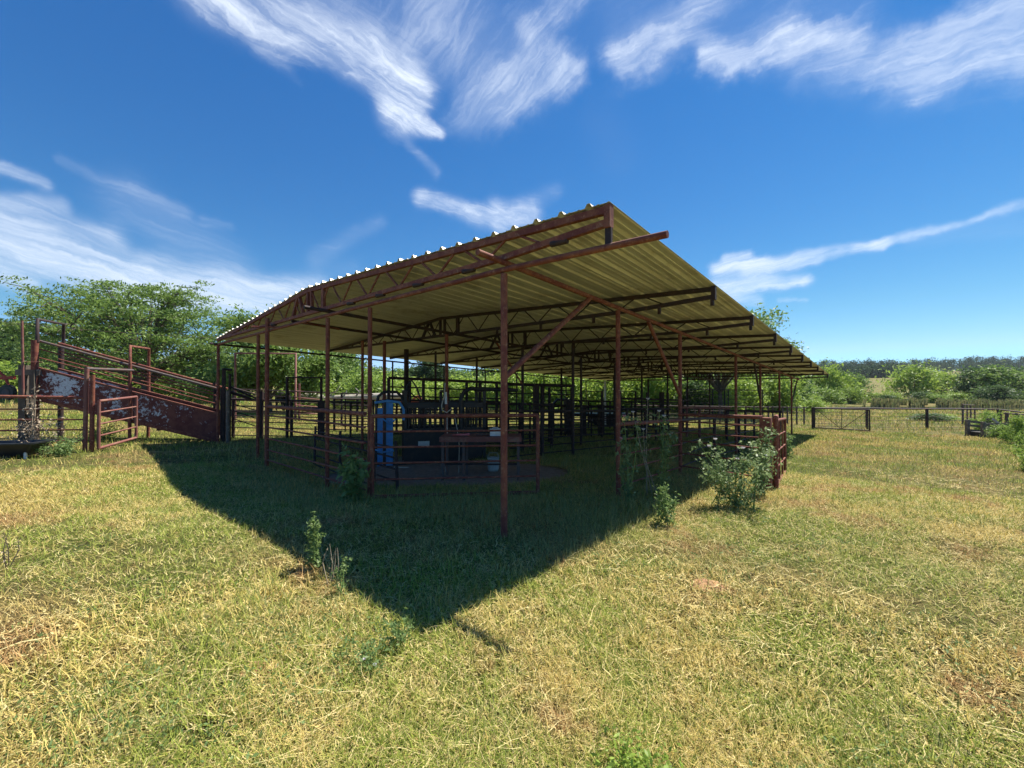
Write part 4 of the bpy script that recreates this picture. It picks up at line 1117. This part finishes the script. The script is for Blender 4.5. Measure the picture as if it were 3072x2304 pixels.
def shrub(name, key, X, d, h, w, label, cat='shrub', group=None, rz=None):
    x, y, z = gb(X, d)
    root = empty(name, (x, y, z), label, cat, group)
    H0 = {'a': 2.2, 'b': 2.0, 'c': 2.1, 'd': 2.3, 'e': 2.2, 't': 3.0}[key]; R0 = {'a': 1.6, 'b': 1.9, 'c': 1.7, 'd': 1.5, 'e': 2.0, 't': 1.6}[key]
    root.rotation_euler = (0, 0, rz if rz is not None else random.uniform(0, 6.28)); root.scale = (w / R0, w / R0, h / H0)
    for nm, dta in (('foliage', SH[key][0]), ('stems', SH[key][1])):
        o = bpy.data.objects.new(nm, dta); COL.objects.link(o); o.parent = root
    return root
HG = 'shrubs of the hedge behind the pens'
rr = random.Random(5)
# hedge behind the pens, left to right (two staggered rows)
row = [(905, 34, 2.6, 2.2, 'a'), (955, 38, 3.0, 2.4, 'c'), (1050, 40, 3.2, 2.6, 'b'), (1095, 36, 3.6, 2.4, 'a'), (1140, 42, 3.4, 2.8, 'c'), (1200, 44, 3.4, 3.0, 'b'),
       (1255, 50, 3.0, 3.0, 'c'), (1330, 52, 3.0, 3.0, 'a'), (1390, 48, 3.6, 3.2, 'c'), (1440, 55, 4.2, 3.4, 'd'), (1480, 46, 3.4, 2.6, 'e'), (1530, 42, 3.6, 2.8, 'c'), (1570, 44, 4.4, 3.0, 'd'),
       (1610, 40, 3.8, 2.8, 'e'), (1660, 42, 4.2, 3.0, 'c'), (1710, 40, 4.0, 3.0, 'e'), (1765, 42, 4.2, 3.0, 'c'), (1815, 40, 3.6, 2.6, 'e'), (1860, 43, 4.0, 2.8, 'b'), (1910, 41, 3.8, 2.6, 'e'),
       (1960, 43, 4.0, 2.8, 'c'), (2015, 46, 3.8, 3.0, 'b'), (2070, 42, 3.2, 2.4, 'd'), (2130, 42, 2.8, 2.4, 'a'), (2165, 40, 2.6, 2.2, 'e'), (2225, 44, 3.4, 2.6, 'c'), (2270, 46, 4.2, 2.8, 'a'), (2330, 46, 4.2, 3.0, 'b')]
for i, (X, d, h, w, k) in enumerate(row):
    kindw = {'a': 'mid green', 'b': 'broad mid green', 'c': 'bright green', 'd': 'dark green', 'e': 'broad yellow green'}[k]
    side = 'left of the squeeze chute' if X < 1100 else 'seen through the squeeze chute frames' if X < 1500 else 'behind the square wooden posts' if X < 1850 else 'behind the inner pens' if X < 2100 else 'beyond the ring panels'
    shrub('hedge_shrub', k, X, d, h * (.80 if X < 1500 else .92), w, '%s hedge shrub %s' % (kindw, side), 'shrub', 'hedge shrubs, %s, %s' % (kindw, side))
# tree line behind the hedge
for i, (X, d, h, w, k, lb) in enumerate([
    (1120, 70, 4.6, 3.6, 't', 'round topped tree left of the thick dark shed post'), (1190, 78, 4.6, 4.2, 't', 'round topped tree right of the thick dark shed post'),
    (1370, 85, 5.0, 4.6, 't', 'round topped tree right of the slender tree'), (1450, 80, 5.4, 4.6, 'd', 'dark round tree left of the corner post'), (1540, 80, 7.6, 5.2, 't', 'round tree hidden by the corner post'),
    (1680, 75, 7.5, 5.4, 't', 'round tree over the black trailer'), (1800, 75, 7.5, 5.4, 't', 'round tree over the white pole'), (1940, 72, 7.8, 5.6, 'd', 'dark round tree behind the tall weeds'),
    (2080, 66, 7.2, 5.2, 't', 'round tree left of the dark limbed tree'), (2260, 70, 7.4, 5.2, 'd', 'dark round tree right of the dark limbed tree'), (2350, 62, 6.4, 4.6, 't', 'round tree under the far roof corner')]):
    shrub('round_tree', k, X, d, h, w, lb, 'tree', 'round trees behind the hedge')
# left border wood
for X, d, h, w, k, lb in ((-30, 62, 8.4, 5.5, 'd', 'dark tree cut by the left border'), (30, 58, 8.6, 4.0, 'd', 'dark tree just left of the thin rusty rod'), (95, 60, 7.2, 4.5, 'd', 'dark tree behind the raised end of the loading chute'),
                      (170, 62, 6.0, 4.5, 't', 'green tree behind the chute hoop'), (250, 56, 4.4, 4.4, 't', 'low green tree under the left boughs of the spreading tree'), (20, 45, 2.6, 3.2, 'c', 'bright bush behind the red implement'), (330, 46, 4.2, 4.0, 'a', 'bush under the spreading tree left of its trunk'),
                      (560, 38, 3.6, 3.4, 'b', 'bush under the spreading tree right of its trunk'), (640, 33, 3.2, 2.6, 't', 'bush at the edge of the shed under the spreading tree'), (450, 40, 3.4, 3.4, 't', 'bush right behind the trunk of the spreading tree')):
    shrub('border_tree', k, X, d, h, w, lb, 'tree', None)
# right background trees
for X, d, h, w, k, lb in (
    (2445, 82, 7.6, 4.2, 'c', 'bright green tree just right of the far roof corner'), (2500, 78, 8.0, 4.4, 'c', 'tall bright green tree left of the open field'), (2560, 84, 7.0, 4.2, 't', 'green tree at the left edge of the open field'),
    (2400, 74, 4.4, 4.0, 'b', 'broad bush under the far roof corner'), (2475, 70, 3.6, 3.6, 'a', 'bush below the bright green trees'), (2545, 74, 3.8, 3.6, 'b', 'bush at the foot of the tall bright tree'),
    (2745, 92, 8.6, 7.2, 'e', 'large yellow green tree in the middle of the open field'), (2830, 98, 6.6, 6.4, 'e', 'lower yellow green tree right of the large yellow one'),
    (2935, 86, 8.4, 5.0, 'd', 'large dark green tree right of the yellow green trees'), (2990, 82, 8.4, 5.4, 't', 'large mid green tree near the right border'), (3055, 90, 8.0, 5.2, 'd', 'dark tree cut by the right border'),
    (2990, 74, 4.2, 3.8, 'd', 'low dark bush in front of the large mid green tree'), (2615, 82, 2.4, 3.0, 'a', 'low bush behind the black cow'), (2680, 84, 2.6, 3.0, 'b', 'low bush left under the large yellow tree'),
    (2655, 80, 2.0, 2.4, 'd', 'small dark bush in the middle of the bank'), (2765, 80, 2.8, 2.6, 'd', 'small dark bush under the large yellow tree'), (2810, 78, 2.2, 3.0, 'b', 'low bush behind the middle reeds'), (2870, 80, 2.4, 3.2, 'a', 'low bush left of the dark trees'),
    (2440, 62, 2.0, 2.4, 'b', 'low hedge bush left of the cow'), (2380, 58, 2.2, 2.6, 'a', 'low hedge bush seen between the last shed posts'),
    (2440, 46, 1.7, 2.3, 'e', 'vivid yellow green bush behind the wide mesh gate'), (2880, 86, 2.2, 3.4, 'e', 'pale flowering bush behind the right reeds'),
    (2790, 33, .75, 2.0, 'd', 'low dark bush between the wire fence and the pond'), (2830, 34, .65, 1.8, 'b', 'low leafy bush right of the dark one by the pond')):
    shrub('field_tree' if h > 4 else 'field_bush', k, X, d, h * (.76 if h > 4 else .72), w * (.80 if h > 4 else .75), lb, 'tree' if h > 4 else 'bush', None)
for X, d, h, w, k, lb in ((2962, 21.2, 1.05, .65, 'a', 'leafy vine heaped over the collapsed feeder'), (3062, 17.5, 1.1, .5, 'a', 'tall leafy weed right of the feeder'), (3105, 13.5, .9, .5, 'b', 'leafy weed cut by the right border'),
                      (3120, 10.2, .7, .45, 'a', 'nearest leafy weed at the right border'), (3010, 19.3, .6, .5, 'a', 'low tangled weed beside the feeder')):
    shrub('tall_weed', k, X, d, h, w, lb, 'weed', None)

# far wooded ridge: one mass
def far_wood():
    rng = np.random.default_rng(77)
    Cs = []; 
    for k in range(1500):
        X = rng.uniform(-400, 3500); xr = (X - 1536) / F
        if X > 2300: d = rng.uniform(430, 640)
        elif X > 1000: d = rng.uniform(300, 460)
        else: d = rng.uniform(180, 300)
        if 2600 < X < 2720 and d < 420: continue
        x = xr * d; H = rng.uniform(11, 18) * (1.0 if X > 2300 else .75)
        z = gz(x, d); m_ = 9
        a = rng.uniform(0, 6.28, m_); r = rng.uniform(0, 4.5, m_)
        Cs.append(np.stack([x + np.cos(a) * r, d + np.sin(a) * r, z + H * rng.uniform(.15, .95, m_)], 1))
    # belts of nearer trees on the slope
    for k in range(110):
        X = rng.uniform(2590, 2700) if k < 60 else rng.uniform(2400, 2600)
        d = rng.uniform(300, 350); x = (X - 1536) / F * d; z = gz(x, d); m_ = 9
        a = rng.uniform(0, 6.28, m_); r = rng.uniform(0, 3.5, m_)
        Cs.append(np.stack([x + np.cos(a) * r, d + np.sin(a) * r, z + 8 * rng.uniform(.1, .95, m_)], 1))
    C = np.concatenate(Cs)
    V, Fc, tone = leaf_cloud(C, 26, 1.7, .85, rng, .7)
    o = raw_mesh('far_wood', V, Fc, 4, M['leaf_far'], tone)
    tag(o, 'dark wooded ridge along the horizon', 'wood', kind='stuff')
far_wood()
def reeds():
    rng = np.random.default_rng(78); n = 9000
    X = rng.uniform(2590, 3130, n); d = rng.uniform(61.5, 65.5, n)
    keep = fbm(X * .028, d * .2, 3) > .40
    X = X[keep]; d = d[keep]; n = len(X)
    x = (X - 1536) / F * d; z = ghz(x, d) - .05
    h = rng.uniform(.35, 1.15, n) * (.5 + 1.0 * fbm(X * .05, d * .5, 3)); w = .05; lx = rng.normal(0, .14, n)
    V = np.stack([np.stack([x - w, d, z], 1), np.stack([x + w, d, z], 1), np.stack([x + lx + w * .3, d + rng.normal(0, .1, n), z + h], 1), np.stack([x + lx - w * .3, d, z + h], 1)], 1).reshape(-1, 3)
    o = raw_mesh('reeds', V, np.arange(len(V)).reshape(-1, 4), 4, M['reed'], np.repeat(rng.random(n), 4))
    tag(o, 'belt of brown green reeds along the pond', 'reeds', kind='stuff')
reeds()

# ------------------------------------------------------------------ grass
def in_shed(x, y):
    dx = x - O[0]; dy = y - O[1]; u = dx * Rv[0] + dy * Rv[1]; t = dx * Lv[0] + dy * Lv[1]
    return t, u
def pad_mask(x, y):
    return ((x + 1.3) / 2.5) ** 2 + ((y - 8.5) / 1.35) ** 2 + .5 * (fbm(x * 1.3, y * 1.3, 3) - .5) < 1.0
def sample(n, r0, r1, rng, ang=1.08):
    r = r0 * (r1 / r0) ** rng.random(n)
    r = np.sqrt(rng.random(n) * (r1 ** 2 - r0 ** 2) + r0 ** 2) if r1 / r0 < 3.2 else r
    a = rng.uniform(-ang, ang, n)
    return r * np.sin(a), r * np.cos(a), r
def blades(name, label, n, r0, r1, hmin, hmax, w, m, rng, up=(.15, 1.0), filt=None, seg=2, curl=.4, hmod=None, group=None, z_off=-.004, wig=0):
    wide = r0 < 8
    x, y, r = sample(int(n * (1.45 if wide else 1.0)), r0 * (.35 if r0 < 1.5 else 1), r1, rng, 1.6 if wide else 1.15)
    k = ~pad_mask(x, y) & ((fbm(x * 2.3 + 11, y * 2.3, 2) + .3 * (fbm(x * 9, y * 9, 2) - .5)) < .80 + .5 * (rng.random(len(x)) - .35))
    if filt is not None: k &= filt(x, y, rng)
    x, y, r = x[k], y[k], r[k]; n = len(x)
    z = ghz(x, y) + z_off
    h = rng.uniform(hmin, hmax, n) * (.7 + .7 * fbm(x * 1.6, y * 1.6, 3))
    if hmod is not None: h = h * hmod(x, y)
    az = rng.uniform(0, 2 * PI, n); el = rng.uniform(up[0], up[1], n) * PI / 2
    d0 = np.stack([np.cos(az) * np.cos(el), np.sin(az) * np.cos(el), np.sin(el)], 1)
    side = np.stack([-np.sin(az), np.cos(az), rng.normal(0, .35, n)], 1)
    side /= np.linalg.norm(side, axis=1)[:, None]
    ww = (w * rng.uniform(.6, 1.4, n) * np.clip(r / (r0 * 1.2), .8, 3))[:, None]
    B = np.stack([x, y, z], 1)
    pts = []; el2 = el.copy(); cur = B; step = (h / seg)[:, None]; az2 = az.copy()
    for s in range(seg + 1):
        f = 1 - .85 * s / seg
        pts.append(cur - side * ww * .5 * f); pts.append(cur + side * ww * .5 * f)
        dd = np.stack([np.cos(az2) * np.cos(el2), np.sin(az2) * np.cos(el2), np.sin(el2)], 1)
        cur = cur + dd * step; el2 = el2 - curl * rng.uniform(.3, 1.2, n); az2 = az2 + rng.normal(0, wig + .01, n)
    P_ = np.stack(pts, 1); kk = 2 * (seg + 1)
    V = P_.reshape(-1, 3)
    base = (np.arange(n) * kk)[:, None]
    Fc = np.concatenate([base + np.array([2 * s, 2 * s + 1, 2 * s + 3, 2 * s + 2]) for s in range(seg)], 0)
    tone = np.repeat(rng.random(n), kk)
    o = raw_mesh(name, V, Fc, 4, m, tone)
    tag(o, label, 'grass', group, 'stuff')
    return o
rg = np.random.default_rng(101)
blades('grass', 'short matted grass nearest the camera', 230000, 1.0, 4.0, .035, .12, .0024, M['grass'], rg, (.08, .85), seg=2)
blades('grass', 'short matted grass in the middle of the yard', 260000, 4.0, 11.0, .04, .12, .0045, M['grass'], rg, (.08, .8), seg=2)
blades('grass', 'short grass toward the fences', 230000, 11.0, 30.0, .05, .13, .011, M['grass'], rg, (.2, .9), seg=1)
blades('grass', 'pasture grass in the distance', 110000, 30.0, 80.0, .10, .26, .04, M['grass'], rg, (.4, 1.0), seg=1)
blades('thatch', 'crinkled dry thatch between the green blades near the camera', 120000, 1.0, 4.2, .025, .075, .0030, M['straw'], rg, (.0, .5), seg=3, curl=.25, z_off=.008, wig=.8)
blades('thatch', 'crinkled dry thatch in the middle of the yard', 110000, 4.2, 11.0, .03, .08, .0055, M['straw'], rg, (.0, .5), seg=2, curl=.25, z_off=.008, wig=.8)
# loose mown straw: long thin strands lying on top
def straw_f(x, y, rng): return fbm(x * .45 + 3, y * .45, 3) + rng.uniform(-.2, .2, len(x)) > .45
blades('loose_straw', 'long pale strands of cut straw lying on the grass', 9000, 1.0, 4.5, .05, .30, .0020, M['straw'], rg, (.0, .22), straw_f, seg=5, curl=.10, z_off=.025, wig=.45)
blades('loose_straw', 'cut straw lying across the middle of the yard', 20000, 4.5, 13.0, .08, .30, .0032, M['straw'], rg, (.0, .2), straw_f, seg=4, curl=.1, z_off=.025, wig=.4)
# lush grass that grows in the shade of the shed
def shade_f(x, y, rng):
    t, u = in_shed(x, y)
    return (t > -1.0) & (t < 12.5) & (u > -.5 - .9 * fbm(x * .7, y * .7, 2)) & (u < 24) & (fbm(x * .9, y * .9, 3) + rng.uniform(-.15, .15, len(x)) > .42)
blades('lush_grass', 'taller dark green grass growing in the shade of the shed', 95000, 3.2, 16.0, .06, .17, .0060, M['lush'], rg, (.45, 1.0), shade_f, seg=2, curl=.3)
def tuft_f(x, y, rng): return fbm(x * 1.1 + 40, y * 1.1 + 7, 3) + rng.uniform(-.08, .08, len(x)) > .62
blades('lush_grass', 'green tufts standing here and there in the yard', 42000, 1.1, 9.0, .05, .13, .0028, M['lush'], rg, (.25, .85), tuft_f, seg=2, curl=.3)

def clover():
    rng = np.random.default_rng(303); x, y, r = sample(2600, 1.1, 7.5, rng)
    k = (fbm(x * .8 + 9, y * .8 + 3, 3) + rng.uniform(-.1, .1, len(x))) > .56; x, y = x[k], y[k]
    C = np.stack([x, y, ghz(x, y) + .03], 1)
    V, Fc, tone = leaf_cloud(C, 16, .035, .012, rng, .5)
    o = raw_mesh('clover', V, Fc, 4, M['leaf_weed'], tone); tag(o, 'small round clover leaves scattered among the grass', 'clover', kind='stuff')
clover()
# ------------------------------------------------------------------ weeds
def weed(name, label, base, H, n, spread, size, m, seed, stems=5, cat='weed', lean=0.0, flowers=None, sm=None, R=None, group=None, top=1.0, fs=1.0):
    rng = np.random.default_rng(seed)
    b = Vector(base); root = empty(name, b, label, cat, group)
    mb = MB(); C = []; tips = []
    R = R or H * .35
    for s in range(stems):
        a = rng.uniform(0, 6.28); rr_ = R * rng.uniform(.1, 1) ; hh = H * rng.uniform(.6, 1.0)
        e = b + Vector((math.cos(a) * rr_ + lean * hh, math.sin(a) * rr_, hh)); m_ = b.lerp(e, .5) + Vector((rng.normal() * .03, rng.normal() * .03, hh * .06)); s0 = b + Vector((rng.normal() * R * .25, rng.normal() * R * .25, -.05))
        mb.path([s0, m_, e], [.0028 * (1 + 1.6 * H), .002 * (1 + 1.6 * H), .0012 * (1 + H)], 5, False); tips.append(e)
        for k in range(n):
            f = rng.uniform(.08, top); C.append(tuple((s0.lerp(m_, f * 2) if f < .5 else m_.lerp(e, f * 2 - 1)) + Vector(rng.normal(size=3) * spread)))
    mb.build('stems', sm or M['leaf_weed'], root)
    V, Fc, tone = leaf_cloud(np.array(C), 5, spread * .5, size, rng, 1.0)
    raw_mesh('leaves', V, Fc, 4, m, tone, loc=base, parent=root)
    if flowers:
        for e in tips[:flowers[1]]:
            fb = MB(); n_ = 10
            for i in range(n_):
                a = 2 * PI * i / n_; fb.path([e, e + Vector((math.cos(a) * .018, math.sin(a) * .018, .012)) * fs, e + Vector((math.cos(a) * .028, math.sin(a) * .028, .026)) * fs], [.006 * fs, .007 * fs, .003 * fs], 5)
            fb.build('flower_head', flowers[0], root)
    return root
def wb(X, d):
    p = at(X, 1162, d); return (p.x, p.y, gz(p.x, p.y))
weed('bushy_weed', 'big silvery leaved weed in the sun at the foot of the wing fence', wb(2205, 5.85), 1.0, 18, .05, .030, M['leaf_dusty'], 31, stems=22, R=.60, flowers=(M['petal_white'], 5))
weed('bushy_weed', 'silvery weed climbing against the square end post', wb(2275, 6.7), 1.2, 20, .05, .034, M['leaf_dusty'], 32, stems=9, R=.24)
weed('thistle', 'tall grey green thistle growing up the side pen fence', wb(1985, 6.3), 1.45, 22, .035, .034, M['leaf_dusty'], 34, stems=5, R=.16, flowers=(M['petal_white'], 3), lean=.03)
weed('thistle', 'tall grey green thistle close to the first side post', wb(1885, 6.0), 1.3, 20, .035, .034, M['leaf_dusty'], 35, stems=4, R=.16, flowers=(M['petal_pink'], 3))
weed('thistle', 'slanting bare thistle stalk against the pen rails', wb(1940, 6.5), 1.6, 12, .03, .024, M['leaf_dusty'], 36, stems=3, R=.35, flowers=(M['petal_white'], 3), sm=M['dead_stem'])
weed('bushy_weed', 'pale sunlit weed at the edge of the shade beside the side pen', wb(1990, 4.95), .55, 24, .035, .022, M['leaf_weed'], 37, stems=7, R=.18)
weed('ragweed', 'lone upright weed catching the sun in front of the pen', wb(945, 3.5), .50, 34, .025, .020, M['leaf_weed'], 38, stems=4, R=.06)
weed('ragweed', 'small sprig of weed at the shade border', wb(1035, 3.05), .30, 14, .02, .012, M['leaf_weed'], 39, stems=4, R=.07)
weed('dead_stalks', 'brown dry seed stalks between the two sunlit weeds', wb(1000, 3.25), .34, 3, .01, .008, M['dead_stem'], 40, stems=5, R=.06, sm=M['dead_stem'])
weed('bushy_weed', 'broad leaved weed growing through the pen fence left of the gate', wb(1055, 6.0), .75, 14, .07, .06, M['leaf_weed'], 41, stems=6, R=.14)
weed('grass_tuft', 'green leafy tuft at the very tip of the shadow', wb(1190, 2.45), .17, 9, .02, .014, M['leaf_weed'], 42, stems=9, R=.16)
weed('clover_patch', 'low clover patch right of the shadow tip', wb(1110, 2.25), .07, 12, .03, .012, M['leaf_weed'], 43, stems=12, R=.22, flowers=(M['petal_white'], 2), fs=.35)
weed('clover_patch', 'bright low clover at the bottom of the view', wb(1900, 1.62), .08, 24, .04, .012, M['leaf_bright'], 44, stems=16, R=.16)
weed('dead_stalks', 'dark thin stalks at the left border', wb(30, 3.4), .35, 3, .01, .008, M['dead_stem'], 45, stems=4, R=.05, sm=M['bark'])
weed('dead_weed', 'tall dried weed with curled grey top standing in the black trough', wb(100, 9.0), 1.85, 9, .06, .03, M['dead_stem'], 46, stems=5, R=.12, sm=M['dead_stem'], top=1.0)
weed('dead_weed', 'low tangle of dried stems behind the trough', wb(125, 9.2), .85, 10, .12, .03, M['dead_stem'], 47, stems=16, R=.45, sm=M['dead_stem'])
weed('bushy_weed', 'green weeds round the trough leg', wb(180, 8.9), .35, 20, .06, .03, M['leaf_weed'], 48, stems=12, R=.4)
weed('bushy_weed', 'dark weeds under the small gate', wb(300, 11.5), .35, 20, .08, .03, M['leaf_tree'], 49, stems=14, R=.6)
weed('bushy_weed', 'weeds at the last square post beside the eave', wb(2350, 12.0), .7, 20, .07, .04, M['leaf_weed'], 50, stems=10, R=.25)

# mole hill, cow, log
def lump(name, label, X, d, r, h, m, cat):
    p = at(X, 1162, d); x0, y0 = p.x, p.y; mb = MB(); n = 18; rings = []
    for i in range(6):
        f = i / 5
        rings.append([(x0 + math.cos(2 * PI * k / n) * r * f * (1 + .15 * math.sin(3 * k)), y0 + math.sin(2 * PI * k / n) * r * .8 * f, gz(x0, y0) - .01 + h * (1 - f * f) * (1 + .2 * math.sin(5 * k + i))) for k in range(n)])
    vs = [q for rg_ in rings for q in rg_]
    mb.add(vs, [(i * n + k, i * n + (k + 1) % n, (i + 1) * n + (k + 1) % n, (i + 1) * n + k) for i in range(5) for k in range(n)], True)
    return solo(name, mb, m, (x0, y0, gz(x0, y0)), label, cat)
M['soil'] = worn('orange_soil', (.42, .24, .12), (.33, .18, .09), (.2, .12, .07), 25, .95, bmp=.9)
lump('soil_mound', 'small heap of orange soil in the right grass', 2120, 3.35, .17, .05, M['soil'], 'mound')
lump('soil_mound', 'flat patch of turned soil in the left foreground straw', 780, 2.2, .14, .02, M['soil'], 'mound')
def cow(label, X, d, rz, s=1.0, graze=False):
    g = gb(X, d)
    pts = {'hip': (-.75, 0, 1.15), 'mid': (0, 0, 1.08), 'sho': (.6, 0, 1.15), 'neck': (.95, 0, 1.2 if not graze else .85), 'poll': (1.25, 0, 1.35 if not graze else .5), 'muz': (1.6, 0, 1.15 if not graze else .18),
           'tail0': (-.95, 0, 1.2), 'tail1': (-1.02, 0, .7), 'tail2': (-1.0, 0, .35)}
    rad = {'hip': .30, 'mid': .38, 'sho': .32, 'neck': .20, 'poll': .13, 'muz': .08, 'tail0': .05, 'tail1': .025, 'tail2': .045}
    ed = [('hip', 'mid'), ('mid', 'sho'), ('sho', 'neck'), ('neck', 'poll'), ('poll', 'muz'), ('hip', 'tail0'), ('tail0', 'tail1'), ('tail1', 'tail2')]
    for sg, nm in ((1, 'l'), (-1, 'r')):
        dx = .08 * sg
        pts['fe' + nm] = (.55, .17 * sg, .85); pts['fk' + nm] = (.55 + dx, .17 * sg, .45); pts['ff' + nm] = (.53 + dx * 1.6, .17 * sg, .03)
        pts['hs' + nm] = (-.62, .18 * sg, .85); pts['hk' + nm] = (-.86 + dx, .18 * sg, .48); pts['hf' + nm] = (-.78 + dx * 1.5, .18 * sg, .03); pts['e' + nm] = (1.18, .2 * sg, pts['poll'][2] + .04)
        for k, r in (('fe', .15), ('fk', .065), ('ff', .05), ('hs', .19), ('hk', .07), ('hf', .05), ('e', .035)): rad[k + nm] = r
        ed += [('sho', 'fe' + nm), ('fe' + nm, 'fk' + nm), ('fk' + nm, 'ff' + nm), ('hip', 'hs' + nm), ('hs' + nm, 'hk' + nm), ('hk' + nm, 'hf' + nm), ('poll', 'e' + nm)]
    names = list(pts); me = bpy.data.meshes.new('cow')
    me.from_pydata([Vector(pts[k]) * s for k in names], [(names.index(a_), names.index(b_)) for a_, b_ in ed], [])
    me.materials.append(M['cow'])
    o = bpy.data.objects.new('cow', me); COL.objects.link(o)
    md = o.modifiers.new('skin', 'SKIN'); ss = o.modifiers.new('sub', 'SUBSURF'); ss.levels = 1; ss.render_levels = 1
    for i, k in enumerate(names): me.skin_vertices[0].data[i].radius = (rad[k] * s, rad[k] * s); 
    me.skin_vertices[0].data[names.index('hip')].use_root = True
    md.use_smooth_shade = True
    o.location = g; o.rotation_euler = (0, 0, rz)
    return tag(o, label, 'cow')
cow('black cow walking on the bank before the reeds', 2538, 73, PI + .1)
cow('black cow standing behind the dark alley frame', 848, 27, PI / 2 + .9, .9)
def log():
    root = empty('fallen_tree', gb(1075, 29), 'bleached fallen tree trunk lying behind the alley', 'log')
    mb = MB(); mb.path([at(965, 1196, 29), at(1010, 1193, 29), at(1060, 1192, 29.3), at(1110, 1190, 29.6), at(1170, 1187, 30), at(1230, 1190, 30.3)], [.12, .2, .22, .24, .26, .2], 10); mb.build('stem', M['wood_pale'], root)
    for pts in ([(1030, 1190, 29), (1038, 1178, 29), (1040, 1170, 29)], [(1068, 1188, 29), (1078, 1176, 29), (1066, 1164, 29)], [(1078, 1176, 29), (1090, 1168, 29), (1092, 1158, 29)], [(985, 1190, 29), (1010, 1172, 29), (1022, 1152, 29)], [(1120, 1205, 29.5), (1135, 1210, 29.4)]):
        mb = MB(); mb.path([at(*p) for p in pts], [.07, .05, .02][:len(pts)], 6); mb.build('branch', M['wood_pale'], root)
    r2 = empty('fallen_log', gb(930, 28), 'thick broken pale trunk end beside the fallen tree', 'log')
    mb = MB(); mb.path([at(902, 1186, 28), at(915, 1192, 28), at(945, 1194, 28.2), at(968, 1196, 28.5)], [.18, .32, .36, .3], 10); mb.build('stem', M['wood_pale'], r2)
    mb = MB(); mb.path([at(900, 1190, 28), at(908, 1178, 28)], [.12, .05], 6); mb.build('branch', M['wood_pale'], r2)
log()

# ------------------------------------------------------------------ air
def haze():
    mb = MB(); zt = 75.0; zb = -8.0
    mb.box((0, 330, (zt + zb) / 2), 2200, 960, zt - zb)
    me = mb.build('haze', bpy.data.materials.new('haze_air'))
    m = me.data.materials[0]; m.use_nodes = True; t = m.node_tree; t.nodes.clear()
    v = t.nodes.new('ShaderNodeVolumePrincipled'); v.inputs['Color'].default_value = (.80, .88, 1.0, 1); v.inputs['Density'].default_value = HAZE_D
    v.inputs['Anisotropy'].default_value = .2
    o = t.nodes.new('ShaderNodeOutputMaterial'); t.links.new(v.outputs[0], o.inputs['Volume'])
    tag(me, 'thin bluish summer air over the fields', 'haze', kind='stuff')
HAZE_D = 0.00012
USE_HAZE = True
if USE_HAZE: haze()
